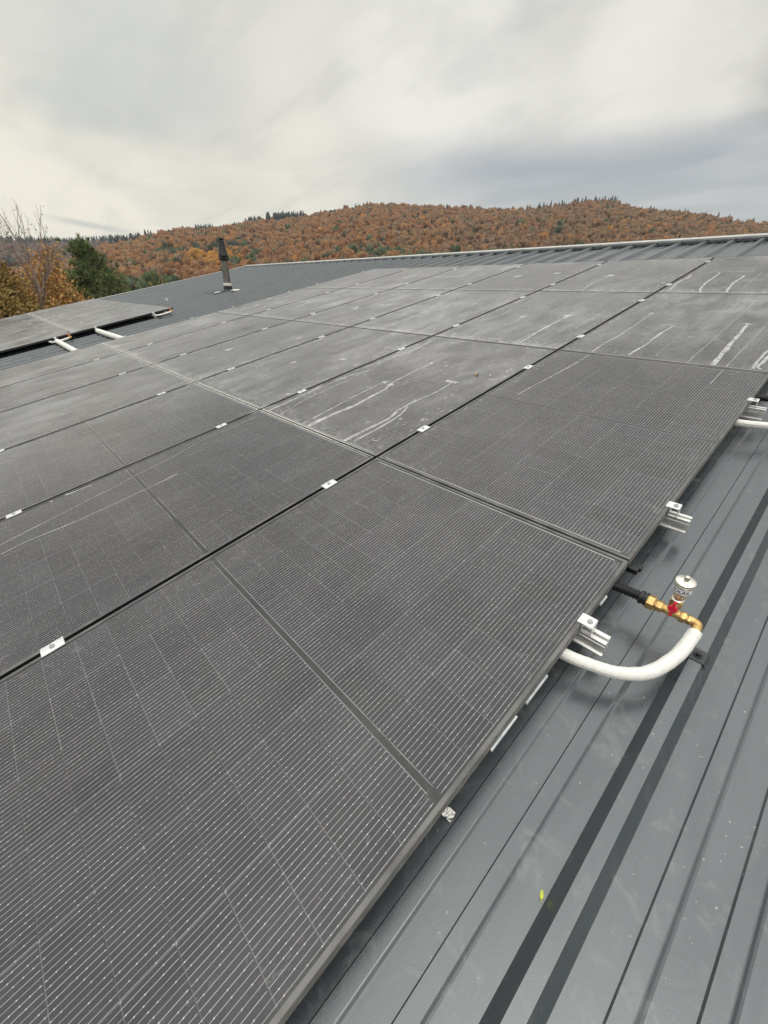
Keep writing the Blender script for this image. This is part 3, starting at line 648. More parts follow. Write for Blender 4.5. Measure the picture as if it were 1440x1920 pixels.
    for i in range(len(P) - 1):
        p0 = P[max(i - 1, 0)]; p1 = P[i]; p2 = P[i + 1]; p3 = P[min(i + 2, len(P) - 1)]
        for k in range(9):
            s = k / 9; pts.append(0.5 * ((2 * p1) + (-p0 + p2) * s + (2 * p0 - 5 * p1 + 4 * p2 - p3) * s * s + (-p0 + 3 * p1 - 3 * p2 + p3) * s ** 3))
    pts.append(P[-1]); rad = [0.0160 + 0.0010 * mnoise.noise((i * 0.55, ou, ov)) for i in range(len(pts))]; rad[0] = 0.0135; rad[1] = 0.0155
    b = MB(); b.tube(pts, rad, 20); pipe = b.build('insulated_pipe', M_white, t, True)
    b = MB(); sp_ = []; sr_ = []
    for i in range(3, len(pts) - 4):
        tg = (pts[i + 1] - pts[i - 1]).normalized(); inn = Vector((-tg.y, tg.x, 0)); inn = inn if inn.x + inn.y * 0.6 < 0 or inn.y > 0 else -inn
        for k_ in range(3):
            q_ = pts[i].lerp(pts[i + 1], k_ / 3); jit = 0.0016 * mnoise.noise((i * 0.9 + k_ * 0.7, ou, 5))
            sp_.append(q_ + inn * (rad[i] * 0.90 + jit) + Vector((0, 0, rad[i] * 0.40 + 0.0012 * mnoise.noise((i * 1.3 + k_, 3, ov))))); sr_.append(0.0013 + 0.0009 * mnoise.noise((i * 1.7 + k_ * 2.1, ou, 9)))
    b.tube(sp_, sr_, 6); b.build('tape_seam', M_seam, pipe, True)
    return t
fitting(0.0, 0.0, 'brass pipe fitting with nickel air vent, red valve and white pipe beside the nearest panel')
fitting(0.0, 1.575, 'pipe fitting at the right picture edge, only its white insulated pipe in view')
fitting(A2U + 0.01, ROWP - 0.01, 'brass pipe fitting with raised air vent at the upper corner of the small far array', 0.085)
fitting(A2U + 0.01, 0.0, 'brass pipe fitting with white pipe midway along the small far array')
# cable plug hanging under the corner between the first two panels
t = thing('cable_plug', 'black cable plug hanging under the panel corner above the corrugated hose', 'cable plug', RT(0.002, 0.020, -0.045))
b = MB(); b.bevbox(-0.03, 0.016, -0.012, 0.010, -0.010, 0.010, 0.003); b.bevbox(0.006, 0.021, 0.004, 0.022, -0.007, 0.009, 0.002); b.build('housing', M_black, t)
b = MB(); b.tube([(-0.03, 0, 0), (-0.06, 0.02, 0.0), (-0.12, 0.05, -0.004)], 0.004, 8); b.build('cable', M_black, t, True)
for (cu_, cv_, lab) in ((A2U - 0.03, 0.95, 'loose black cable drooping under the edge of the small far array'),):
    t = thing('loose_cable', lab, 'cable', RT(cu_, cv_, -0.05))
    b = MB(); b.tube([(-0.1, -0.3, 0.0), (-0.01, -0.1, -0.03), (0.02, 0.03, -0.06), (0.0, 0.16, -0.02), (-0.1, 0.3, 0.01)], 0.004, 8); b.build('cable', M_black, t, True)
# rib saddle with screw near the elbow
M_saddle = mat_simple('grey_saddle', (0.040, 0.045, 0.048), 0.35, nscale=30, namp=0.15)
t = thing('rib_saddle', 'dark saddle bracket with black screw on the roof rib beside the white pipe', 'roof bracket', RT(0.232, -0.140, 0.0))
b = MB(); e = 0.0022
hb, ht = 0.0375, 0.0140
outer = [(-ht - 0.0105, CREST - 0.0125), (-ht - 0.0035, CREST + e - 0.001), (-ht - 0.001, CREST + e), (ht + 0.001, CREST + e), (ht + 0.0035, CREST + e - 0.001), (ht + 0.0105, CREST - 0.0125)]
inner = [(a, z_ - 0.0016) for a, z_ in outer]
vs = []; fs = []; nO = len(outer)
for yv in (-0.021, 0.021): vs += [(a, yv, z_) for a, z_ in outer] + [(a, yv, z_) for a, z_ in inner]
n2_ = 2 * nO
for i in range(nO - 1):
    fs += [(i, i + 1, n2_ + i + 1, n2_ + i), (nO + i + 1, nO + i, n2_ + nO + i, n2_ + nO + i + 1), (i + 1, i, nO + i, nO + i + 1), (n2_ + i, n2_ + i + 1, n2_ + nO + i + 1, n2_ + nO + i)]
b.add(vs, fs); b.build('saddle', M_saddle, t)
b = MB(); b.lathe([(0.0105, 0), (0.0105, 0.002), (0.0078, 0.0025)], axis_mat((0, 0, CREST + e), (0, 0, 1)), 16); hp = [(p[0], p[1]) for p in hexprof(0.0062)]
b.extrude(hp, CREST + e + 0.0025, CREST + e + 0.0085, 'z'); b.build('screw', M_black, t)

# ------------------------------------------------------------------ flue
def mat_flue():
    mt, nt, b = material('weathered_flue'); O = nt.new('ShaderNodeTexCoord').outputs['Object']
    mp = nt.new('ShaderNodeMapping'); nt.put(mp.inputs[0], O); mp.inputs['Scale'].default_value = (1, 1, 0.35)
    n = nt.noise(mp.outputs[0], 11, 5, 0.65, dist=0.8)
    nt.put(b.inputs['Base Color'], nt.mix(nt.ss(n, 0.35, 0.65), (0.085, 0.075, 0.062), (0.23, 0.21, 0.185))); b.inputs['Roughness'].default_value = 0.7
    return mt
M_flue = mat_flue()
M_flash = mat_simple('flue_flashing', (0.028, 0.03, 0.033), 0.5, nscale=14, namp=0.3)
M_cowl = mat_simple('black_cowl', (0.020, 0.021, 0.022), 0.45, nscale=20, namp=0.3)
M_seal = mat_simple('cream_sealant', (0.74, 0.72, 0.62), 0.6, nscale=40, namp=0.1, bump=0.4)
fb = MR @ Vector((-10.25, 3.53, PAN))
t = thing('flue', 'weathered grey flue pipe with black tapered cowl rising from the roof', 'flue', Matrix.Translation(fb))
b = MB(); b.lathe([(0.078, 0.05), (0.078, 0.66)], seg=28); b.build('pipe', M_flue, t, True)
b = MB()
b.lathe([(0.16, -0.03), (0.15, 0.02), (0.105, 0.06), (0.10, 0.14)], seg=8); b.build('flashing', M_flash, t)
b = MB(); b.lathe([(0.084, 0.135), (0.094, 0.14), (0.094, 0.19), (0.082, 0.195)], seg=28); b.build('collar', M_seal, t, True)
b = MB(); b.lathe([(0.078, 0.64), (0.112, 0.66), (0.115, 0.675), (0.108, 0.68), (0.070, 0.685), (0.070, 0.725), (0.110, 0.730), (0.112, 0.735), (0.085, 0.84), (0.080, 0.86), (0.0605, 1.01), (0.060, 1.02), (0.052, 1.02), (0.052, 0.9)], seg=28, cap=False)
for k in range(10):
    a = 2 * PI * k / 10; b.tube([(0.105 * math.cos(a), 0.105 * math.sin(a), 0.672), (0.105 * math.cos(a), 0.105 * math.sin(a), 0.732)], 0.006, 6)
b.build('cowl', M_cowl, t, True)
b = MB(); b.lathe([(0.004, 1.03), (0.066, 1.062), (0.066, 1.066), (0.004, 1.074)], seg=24)
for k in range(3):
    a = 2 * PI * k / 3 + 0.5; b.tube([(0.056 * math.cos(a), 0.056 * math.sin(a), 1.0), (0.056 * math.cos(a), 0.056 * math.sin(a), 1.062)], 0.004, 6)
b.build('rain_cap', M_cowl, t, True)
unpr = Matrix.Rotation(PITCH, 4, 'X')
for (du, dv, su, sv_) in ((0.33, 0.05, 0.13, 0.05), (0.20, 0.04, 0.05, 0.05), (-0.12, -0.22, 0.04, 0.07)):
    b = MB(); b.bevbox(du - su, du + su, dv - sv_, dv + sv_, 0.035, 0.056, 0.008); o = b.build('sealant_dab', M_seal, t); o.matrix_local = unpr

# ------------------------------------------------------------------ small litter
def leaf_thing(name, label, mat, pos, L, Wd, rot, curl):
    b = MB(); n = 8; vs = []; fs = []
    for i in range(n + 1):
        s = i / n; w = Wd * math.sin(PI * min(1, s * 0.92 + 0.06)) ** 0.8; yv = (s - 0.5) * L; h = curl * (2 * s - 1) ** 2
        vs += [(-w, yv, h + curl * 0.7), (0, yv, h), (w, yv, h + curl * 0.5)]
    for i in range(n):
        for k in range(2): fs.append((3 * i + k, 3 * i + k + 1, 3 * i + 4 + k, 3 * i + 3 + k))
    t_ = thing(name, label, 'leaf', RT(*pos) @ Matrix.Rotation(rot, 4, 'Z')); b.add(vs, fs); b.build('blade', mat, t_, True)
    b = MB(); b.tube([(0, -L / 2, curl), (0.001, -L / 2 - L * 0.25, curl * 1.2)], 0.0007, 5); b.build('stalk', mat, t_)
M_leafy = mat_simple('yellow_leaf', (0.48, 0.53, 0.05), 0.5, nscale=120, namp=0.2)
M_leafb = mat_simple('tan_leaf', (0.50, 0.33, 0.17), 0.6, nscale=120, namp=0.3)
leaf_thing('fallen_leaf', 'small bright yellow green leaf lying on the steel roof by the big rib', M_leafy, (0.186, -0.826, PAN + 0.0015), 0.0155, 0.0036, 0.35, 0.0012)
leaf_thing('fallen_leaf', 'small curled tan leaf lying on a solar panel', M_leafb, (-1.375, 1.106, 0.001), 0.030, 0.012, 1.2, 0.008)
t = thing('metal_offcut', 'small shiny crumpled metal offcut on the roof at the panel edge', 'metal offcut', RT(-0.030, -0.862, PAN + 0.001) @ Matrix.Rotation(0.1, 4, 'Z'))
b = MB(); vs = [(i * 0.0054, j * 0.0056, 0.0015 + 0.003 * random.random() + 0.004 * (4 - i) / 4) for j in range(5) for i in range(5)]
fs = [(j * 5 + i, j * 5 + i + 1, j * 5 + i + 6, j * 5 + i + 5) for j in range(4) for i in range(4)]
b.add(vs, fs); b.build('sheet', M_foil, t)
bits = MB()
for _ in range(70):
    u = random.choice([random.uniform(0.0, 0.19), random.uniform(0.275, 0.55), random.uniform(0.0, 0.19)]); v = random.uniform(-1.1, 1.2); r = random.uniform(0.0006, 0.0017); a = random.uniform(0, PI); q = random.uniform(0.6, 2.2)
    if 0.095 < u < 0.14 or 0.0 < u < 0.036: zz = PAN + 0.0066
    elif 0.32 < u < 0.37 or 0.42 < u < 0.47: zz = PAN + 0.0066
    else: zz = PAN + 0.0006
    ca, sa = math.cos(a) * r * q, math.sin(a) * r * q
    bits.add([(u - ca, v - sa, zz), (u + sa * .5, v - ca * .5, zz), (u + ca, v + sa, zz), (u - sa * .5, v + ca * .5, zz), (u, v, zz + r * 0.8)], [(0, 1, 4), (1, 2, 4), (2, 3, 4), (3, 0, 4)])
o = bits.build('metal_swarf', M_foil); o.matrix_world = MR; tag(o, 'tiny pale metal filings scattered over the near roof sheet', 'metal filings', kind='stuff')

# ------------------------------------------------------------------ terrain
SKY_L = [(-100, 3.4), (-92, 3.5), (-85.5, 3.55), (-81.5, 3.8), (-78.6, 3.95), (-76.9, 4.1), (-74.4, 4.35)]
SKY_H = [(-100, 0.5), (-86, 1.0), (-80, 2.6), (-77.2, 3.9), (-74.4, 4.5), (-71.7, 5.35), (-69.5, 5.75), (-67.3, 5.95), (-64.5, 6.2), (-62.2, 6.75), (-59.3, 6.95), (-56.9, 7.15), (-54.5, 7.6), (-52.1, 8.0), (-49, 8.5), (-44.7, 8.55), (-38.1, 8.4), (-33.3, 8.05), (-30.5, 8.1), (-27.8, 8.3), (-25.2, 8.55), (-23.2, 8.5), (-21, 7.95), (-19, 7.6), (-16.2, 7.2), (-13.4, 6.8), (-11.6, 6.35), (-9.1, 5.9), (0, 5.0), (15, 3.5), (35, 2.0), (60, 1.0)]
SKY_H = [(a_, e_ - 0.22 - 0.38 * min(1, max(0, (-52 - a_) / 14))) for a_, e_ in SKY_H]; SKY_L = [(a_, e_ - 0.40) for a_, e_ in SKY_L]
aH, eH = map(np.array, zip(*SKY_H)); aL, eL = map(np.array, zip(*SKY_L))
DA, DL = 430.0, 720.0
def fnoise(x, y):
    return (np.sin(x * 0.021 + 1.3 * np.sin(y * 0.013)) + np.sin(y * 0.027 + 2.1 + 1.1 * np.sin(x * 0.017)) + 0.6 * np.sin(x * 0.055 + y * 0.041) + 0.5 * np.sin(x * 0.09 - y * 0.07 + 1.0)) / 3.1
def height(x, y):
    x = np.asarray(x, float); y = np.asarray(y, float)
    r = np.hypot(x - CAMW.x, y - CAMW.y); az = np.degrees(np.arctan2(x - CAMW.x, y - CAMW.y))
    azc = np.clip(az, -180, 180)
    e1 = np.interp(azc, aH, eH, left=0.3, right=0.6); h1 = CAMW.z + DA * np.tan(np.radians(e1))
    s = np.clip((r - 120) / (DA - 120), 0, None)
    prof = np.where(s < 1, s ** 1.05, np.exp(-((s - 1) * 1.1) ** 2))
    z1 = h1 * prof
    e2 = np.interp(azc, aL, eL, left=2.5, right=4.0); h2 = CAMW.z + DL * np.tan(np.radians(e2))
    wL = np.clip((-70 - azc) / 4, 0, 1) * np.clip((azc + 150) / 40, 0, 1)
    s2 = np.clip((r - 330) / (DL - 330), 0, 2.2); p2 = np.where(s2 < 1, s2, np.exp(-((s2 - 1) * 1.0) ** 2))
    z2 = h2 * p2 * wL
    z = np.maximum(z1, z2)
    z = z + fnoise(x, y) * 3.2 * np.clip(s, 0, 1) * np.clip(1.25 - prof, 0.1, 1)
    return z - 1.0 * np.clip((r - 15) / 60, 0, 1) * (s <= 0.0) - 0.6
def mat_ground():
    mt, nt, b = material('meadow_ground'); P = nt.new('ShaderNodeNewGeometry').outputs['Position']
    n = nt.noise(P, 0.05, 5, 0.6); n2 = nt.noise(P, 1.2, 5, 0.65)
    c = nt.mix(nt.ss(n, 0.35, 0.65), (0.06, 0.065, 0.028), (0.115, 0.08, 0.042)); c = nt.mix(nt.m('MULTIPLY', nt.ss(n2, 0.45, 0.7), 0.5), c, (0.10, 0.065, 0.035))
    nt.put(b.inputs['Base Color'], c); b.inputs['Roughness'].default_value = 0.95; b.inputs['Specular IOR Level'].default_value = 0.1
    return mt
rr = np.concatenate([[0.0], np.linspace(6, 110, 22), np.linspace(120, 440, 46), np.linspace(455, 760, 30), np.geomspace(800, 1500, 10)])
aa = np.radians(np.concatenate([np.linspace(-180, -104, 26), np.linspace(-101, 5, 160), np.linspace(8, 176, 56)]))
AA, RR = np.meshgrid(aa, rr); X = CAMW.x + RR * np.sin(AA); Y = CAMW.y + RR * np.cos(AA); Z = height(X, Y)
na, nr_ = len(aa), len(rr)
vs = np.stack([X, Y, Z], -1).reshape(-1, 3); idx = np.arange(nr_ * na).reshape(nr_, na)
q = np.stack([idx[:-1], idx[1:], np.roll(idx, -1, 1)[1:], np.roll(idx, -1, 1)[:-1]], -1).reshape(-1, 4)
me = bpy.data.meshes.new('terrain'); me.from_pydata(vs.tolist(), [], q.tolist()); me.materials.append(mat_ground())
me.polygons.foreach_set('use_smooth', [True] * len(me.polygons)); me.update()
o = bpy.data.objects.new('terrain', me); COL.objects.link(o); tag(o, 'meadow and hillside ground behind the barn', 'ground', kind='structure')

# ------------------------------------------------------------------ hillside forest (one mass)
def ico(sub):
    bm = bmesh.new(); bmesh.ops.create_icosphere(bm, subdivisions=sub, radius=1.0); bm.verts.index_update()
    v = np.array([x_.co[:] for x_ in bm.verts]); f = np.array([[x_.index for x_ in g_.verts] for g_ in bm.faces]); bm.free(); return v, f
IV, IF = ico(2)
def crown_variant(seed):
    r = np.random.default_rng(seed); vs = []; fs = []; o_ = 0
    nb = r.integers(4, 6)
    for k in range(nb):
        if k == 0: c = np.array([0, 0, 0.58]); s = 0.34
        else:
            a = r.uniform(0, 2 * PI); rad = r.uniform(0.18, 0.34); c = np.array([rad * np.cos(a), rad * np.sin(a), r.uniform(0.34, 0.82)]); s = r.uniform(0.16, 0.25)
        v = IV * (1 + 0.28 * r.standard_normal((len(IV), 1)).clip(-1.6, 1.6)) * s * np.array([1, 1, 0.95]) + c
        vs.append(v); fs.append(IF + o_); o_ += len(v)
    return np.concatenate(vs), np.concatenate(fs)
def cone_variant(seed):
    r = np.random.default_rng(seed); vs = []; fs = []; o_ = 0; n = 9
    for k in range(n):
        z0 = 0.06 + 0.94 * k / n; z1 = z0 + 0.24 * (1 - 0.5 * k / n); R0 = 0.20 * (1 - k / n) ** 0.8 + 0.012
        m_ = 8; ring = [(R0 * r.uniform(0.55, 1.35) * np.cos(2 * PI * i / m_ + k), R0 * r.uniform(0.55, 1.35) * np.sin(2 * PI * i / m_ + k), z0 - r.uniform(0, 0.05)) for i in range(m_)]
        vs.append(np.array(ring + [(0, 0, min(1.0, z1))])); fs.append(np.array([(o_ + i, o_ + (i + 1) % m_, o_ + m_) for i in range(m_)])); o_ += m_ + 1
    return np.concatenate(vs), np.concatenate(fs)
def mat_forest(name, rough=0.9):
    mt, nt, b = material(name)
    a = nt.new('ShaderNodeAttribute', attribute_name='tint'); P = nt.new('ShaderNodeNewGeometry').outputs['Position']
    n = nt.noise(P, 0.9, 5, 0.75)
    c = nt.vec('MULTIPLY', a.outputs['Color'], nt.comb(*[nt.ss(n, 0.25, 0.75, 0.70, 1.30)] * 3)).outputs[0]
    nt.put(b.inputs['Base Color'], c); b.inputs['Roughness'].default_value = rough; b.inputs['Specular IOR Level'].default_value = 0.1
    nt.put(b.inputs['Normal'], nt.bump(nt.noise(P, 2.2, 4, 0.8), 0.8, 0.6))
    return mt
M_forest = mat_forest('autumn_forest')
def scatter(name, positions, sizes, heights, cols, variants, label, cat):
    Vs, Fs, Cs = [], [], []; o_ = 0
    for i, p in enumerate(positions):
        v, f = variants[i % len(variants)]; a = rng.uniform(0, 2 * PI); ca, sa = np.cos(a), np.sin(a)
        w = np.empty_like(v); w[:, 0] = (v[:, 0] * ca - v[:, 1] * sa) * sizes[i]; w[:, 1] = (v[:, 0] * sa + v[:, 1] * ca) * sizes[i]; w[:, 2] = v[:, 2] * heights[i]
        Vs.append(w + p); Fs.append(f + o_); Cs.append(np.tile(np.append(cols[i], 1.0), (len(v), 1))); o_ += len(v)
    V = np.concatenate(Vs).astype(np.float32); F = np.concatenate(Fs).astype(np.int32); Cc_ = np.concatenate(Cs).astype(np.float32)
    me = bpy.data.meshes.new(name); me.vertices.add(len(V)); me.vertices.foreach_set('co', V.ravel()); me.loops.add(F.size); me.loops.foreach_set('vertex_index', F.ravel())
    me.polygons.add(len(F)); me.polygons.foreach_set('loop_start', np.arange(0, F.size, 3, dtype=np.int32)); me.update(calc_edges=True)
    ca_ = me.color_attributes.new('tint', 'FLOAT_COLOR', 'POINT'); ca_.data.foreach_set('color', Cc_.ravel())
    me.materials.append(M_forest); o = bpy.data.objects.new(name, me); COL.objects.link(o); tag(o, label, cat, kind='stuff'); return o
def sample(n_r, r0, r1, a0, a1, sp):
    pts = []
    r = r0
    while r < r1:
        dA = sp / r; n = int(np.radians(a1 - a0) / dA)
        for k in range(n):
            a = np.radians(a0) + (k + rng.uniform(-0.45, 0.45)) * dA; rad = r + rng.uniform(-0.5, 0.5) * sp
            pts.append((CAMW.x + rad * np.sin(a), CAMW.y + rad * np.cos(a), a, rad))
        r += sp * 0.92
    return np.array(pts)
pts = sample(0, 150, DA + 14, -97, 4, 3.0)
zz = height(pts[:, 0], pts[:, 1])
el = np.degrees(np.arctan2(zz + 7 - CAMW.z, pts[:, 3]))
vis = np.where(np.degrees(pts[:, 2]) < -60, 0.3, 2.6); keep = el > vis - 0.6
pts, zz, el = pts[keep], zz[keep], el[keep]
nz = fnoise(pts[:, 0] * 1.7 + 40, pts[:, 1] * 1.7); nz2 = fnoise(pts[:, 0] * 4 + 11, pts[:, 1] * 4 + 70)
N = len(pts); azd = np.degrees(pts[:, 2])
cols = np.empty((N, 3)); kind = np.zeros(N, int)
pal = np.array([(0.215, 0.102, 0.042), (0.185, 0.085, 0.036), (0.235, 0.120, 0.050), (0.16, 0.085, 0.045), (0.20, 0.125, 0.062), (0.145, 0.098, 0.062)])
for i in range(N):
    c = pal[rng.integers(0, 6)] * rng.uniform(0.88, 1.12)
    rel = (pts[i, 3] - 150) / (DA - 150)
    if rng.random() < 0.03: c = np.array((0.32, 0.150, 0.035)) * rng.uniform(0.8, 1.1)
    pg = 0.05 + (0.15 if nz[i] > 0.45 else 0) + (0.30 if (rel < 0.35 and nz2[i] > 0.1) else 0)
    if rng.random() < pg: c = np.array((0.055, 0.068, 0.036)) * rng.uniform(0.8, 1.4)
    if rng.random() < np.clip((azd[i] + 48) / 24, 0.05, 0.62): c = np.array((0.130, 0.092, 0.055)) * rng.uniform(0.8, 1.15)
    if rng.random() < 0.08: c = np.array((0.16, 0.120, 0.085)) * rng.uniform(0.8, 1.1)
    if abs(azd[i] + 66.5) < 3.2 and abs(el[i] - 3.9) < 0.45 and rng.random() < 0.8: c = np.array((0.38, 0.185, 0.035)) * rng.uniform(0.85, 1.1)
    if abs(el[i] - (4.35 + (azd[i] + 70) * 0.13)) < 0.22 and -74 < azd[i] < -63 and rng.random() < 0.75: c = np.array((0.05, 0.062, 0.038)) * rng.uniform(0.8, 1.3)
    g_ = c.mean(); c = c * 0.65 + np.array((0.205, 0.108, 0.055)) * 0.35 if c[0] > c[1] * 1.25 else c; g_ = c.mean(); cols[i] = (c * 1.04 - g_ * 0.04) * 1.34
P3 = np.stack([pts[:, 0], pts[:, 1], zz - 0.5], 1)
sz = 2.3 + 3.3 * rng.random(N) ** 1.6; hh = sz * rng.uniform(0.75, 1.15, N) + 1.6
scatter('hillside_forest', P3, sz, hh, cols, [crown_variant(s) for s in range(14)], 'rust brown autumn forest covering the hillside', 'forest')
# far left ridge wood
pts = sample(0, 480, DL + 16, -97, -72, 7.5); zz = height(pts[:, 0], pts[:, 1]); el = np.degrees(np.arctan2(zz + 7 - CAMW.z, pts[:, 3]))
keep = el > 1.2; pts, zz = pts[keep], zz[keep]; N = len(pts)
cols = np.array([np.array((0.15, 0.10, 0.078)) * rng.uniform(0.75, 1.2) if rng.random() < 0.8 else np.array((0.07, 0.08, 0.055)) for _ in range(N)])
scatter('far_ridge_wood', np.stack([pts[:, 0], pts[:, 1], zz - 0.5], 1), rng.uniform(7, 10, N), rng.uniform(6, 9, N), cols, [crown_variant(s + 40) for s in range(6)], 'dull reddish wood on the far left ridge', 'forest')
# conifers along the skylines
cp, cs, ch, cc = [], [], [], []
def conif(az, r, h, g=1.0):
    a = R_(az); x_ = CAMW.x + r * math.sin(a); y_ = CAMW.y + r * math.cos(a); z_ = float(height(x_, y_))
    cp.append((x_, y_, z_ - 0.3)); cs.append(h * rng.uniform(0.8, 1.25)); ch.append(h); cc.append(np.array((0.036, 0.050, 0.044)) * g * rng.uniform(0.8, 1.25))
for _ in range(520):
    az = rng.uniform(-96, -75); conif(az, DL + rng.uniform(-14, 10), rng.uniform(9, 13.5), 1.1)
for a0, a1, n, h0, h1 in ((-76.8, -72.6, 60, 5, 9), (-70.0, -68.9, 12, 4, 7), (-68.3, -66.4, 36, 5, 7.5), (-65.8, -63.6, 34, 4, 7), (-62.9, -60.9, 36, 4.5, 8), (-60.6, -60.2, 4, 8, 10), (-59.8, -56.4, 90, 5.5, 9.5), (-54.6, -53.8, 5, 5, 8), (-30, -22, 42, 5.5, 9.5), (-37, -30.5, 16, 5, 8.5), (-20, -10, 26, 5, 8.5), (-53, -38, 22, 5, 8)):
    for _ in range(int(n * 1.3)): conif(rng.uniform(a0, a1), DA + rng.uniform(-6, 8), rng.uniform(h0, h1) * (1.12 if a1 < -55 else 1.0))
for _ in range(26): conif(rng.uniform(-70, -12), rng.uniform(230, 400), rng.uniform(5, 8), 1.0)
scatter('skyline_conifers', np.array(cp), cs, ch, cc, [cone_variant(s) for s in range(8)], 'dark green conifers standing along the ridgelines', 'forest')

# ------------------------------------------------------------------ near trees behind the left gable
def polar(az, r):
    a = R_(az); x_ = CAMW.x + r * math.sin(a); y_ = CAMW.y + r * math.cos(a); return Vector((x_, y_, float(height(x_, y_))))
def mat_leafmass(name, ca, cb, cc_):
    mt, nt, b = material(name); P = nt.new('ShaderNodeNewGeometry').outputs['Position']
    w = nt.noise(P, 14, 2, 0.6); n = nt.noise(P, 0.9, 3, 0.6)
    c = nt.mix(nt.ss(w, 0.3, 0.7), ca, cb); c = nt.mix(nt.ss(n, 0.42, 0.62), c, cc_)
    nt.put(b.inputs['Base Color'], c); b.inputs['Roughness'].default_value = 0.75; b.inputs['Specular IOR Level'].default_value = 0.2
    return mt
M_bark = mat_simple('bark', (0.13, 0.105, 0.08), 0.9, nscale=20, namp=0.3)
M_twig = mat_simple('pale_twigs', (0.40, 0.31, 0.205), 0.85, nscale=12, namp=0.25)
M_birch = mat_simple('birch_twigs', (0.24, 0.185, 0.155), 0.85, nscale=9, namp=0.3)
M_oakl = mat_leafmass('russet_leaves', (0.50, 0.26, 0.09), (0.64, 0.37, 0.14), (0.46, 0.31, 0.12))
M_oak2 = mat_leafmass('olive_leaves', (0.36, 0.25, 0.085), (0.48, 0.31, 0.11), (0.30, 0.23, 0.085))
M_pine = mat_leafmass('pine_needles', (0.100, 0.140, 0.052), (0.235, 0.285, 0.11), (0.165, 0.19, 0.078))
M_bushg = mat_leafmass('bush_leaves', (0.075, 0.085, 0.030), (0.13, 0.12, 0.045), (0.09, 0.09, 0.04))
M_buds = mat_simple('pinkish_buds', (0.30, 0.20, 0.16), 0.8)
def branch_tree(b, p, d_, L, r, depth, tips, rnd, spread=0.7, up=0.15, seg=5, kids=(2, 4), taper=0.55, mi=0):
    n = 4; pts = [p]; dd = d_.normalized()
    for i in range(n):
        dd = (dd + Vector((rnd.gauss(0, 0.13), rnd.gauss(0, 0.13), rnd.gauss(0, 0.10) + up * 0.3))).normalized(); pts.append(pts[-1] + dd * (L / n))
    b.tube(pts, [r * (1 - (1 - taper) * i / n) for i in range(n + 1)], seg, mi, cap=False)
    if depth == 0:
        tips += [(q_, dd) for q_ in pts[1:]]; return
    for k in range(rnd.randint(*kids)):
        s = rnd.uniform(0.35, 1.0); i = min(n - 1, int(s * n)); q_ = pts[i].lerp(pts[i + 1], s * n - i)
        side = Vector((rnd.gauss(0, 1), rnd.gauss(0, 1), rnd.gauss(0, 0.5))).normalized()
        branch_tree(b, q_, (dd + side * spread + Vector((0, 0, up))).normalized(), L * rnd.uniform(0.55, 0.8), r * taper * rnd.uniform(0.6, 0.9), depth - 1, tips, rnd, spread, up, max(3, seg - 1), kids, taper, mi)
    branch_tree(b, pts[-1], dd, L * 0.7, r * taper, depth - 1, tips, rnd, spread, up, max(3, seg - 1), kids, taper, mi)
def leaf_cloud(b, tips, n, size, spread, rnd, elong=1.5):
    for _ in range(n):
        q_, dd = rnd.choice(tips); c = q_ + Vector((rnd.gauss(0, spread), rnd.gauss(0, spread), rnd.gauss(0, spread * 0.8)))
        a = Vector((rnd.gauss(0, 1), rnd.gauss(0, 1), rnd.gauss(0, 0.7))).normalized(); u_ = a.orthogonal().normalized(); w_ = a.cross(u_); s = size * rnd.uniform(0.6, 1.3)
        fold = a * s * 0.25
        b.add([c - u_ * s * elong * .5, c - w_ * s * .4 + fold, c + u_ * s * elong * .5, c + w_ * s * .4 + fold], [(0, 1, 2), (0, 2, 3)])
def leafy_tree(name, label, cat, pos, H, seed, mleaf, nleaf, lsize, group=None, r0=0.12, spread=0.75, lspread=0.28, trunkfrac=0.3, depth=3, mbark=None, Rm=None):
    rnd = random.Random(seed); t = thing(name, label, cat, Matrix.Translation(pos), group)
    b = MB(); tips = []
    branch_tree(b, Vector((0, 0, -0.4)), Vector((rnd.gauss(0, .05), rnd.gauss(0, .05), 1)), H * trunkfrac + 0.4, r0, depth, tips, rnd, spread, 0.18)
    zmax = sorted(v[2] for v in b.v)[int(len(b.v) * 0.975)]; k = H / zmax
    rad_ = sorted(math.hypot(v[0], v[1]) for v in b.v)[int(len(b.v) * 0.93)]; kx = (Rm or H * 0.3) / rad_
    b.v = [(x_ * kx, y_ * kx, z_ * k) for x_, y_, z_ in b.v]; tips = [(Vector((q_.x * kx, q_.y * kx, q_.z * k)), d__) for q_, d__ in tips]
    b.build('trunk', mbark or M_bark, t, True)
    if nleaf:
        c = MB(); leaf_cloud(c, tips, nleaf, lsize, lspread, rnd); c.build('crown', mleaf, t)
    return t
leafy_tree('oak_tree', 'russet leaved oak just left of the tall dark pine', 'tree', polar(-84.9, 27), 6.9, 3, M_oakl, 22000, 0.115, 'autumn trees behind the left gable', 0.12, Rm=1.35)
leafy_tree('oak_tree', 'yellowish brown leaved oak at the far left picture edge', 'tree', polar(-88.2, 24), 6.6, 9, M_oak2, 20000, 0.11, 'autumn trees behind the left gable', 0.12, Rm=1.5)
leafy_tree('oak_tree', 'russet oak crown rising behind the bare birch stems', 'tree', polar(-87.2, 30), 7.3, 12, M_oakl, 20000, 0.12, 'autumn trees behind the left gable', 0.12, Rm=1.7)
leafy_tree('oak_tree', 'low dim russet oak squeezed between tall oak and tall pine', 'tree', polar(-83.0, 31), 6.5, 21, M_oakl, 10000, 0.12, 'autumn trees behind the left gable', 0.10, Rm=0.9)
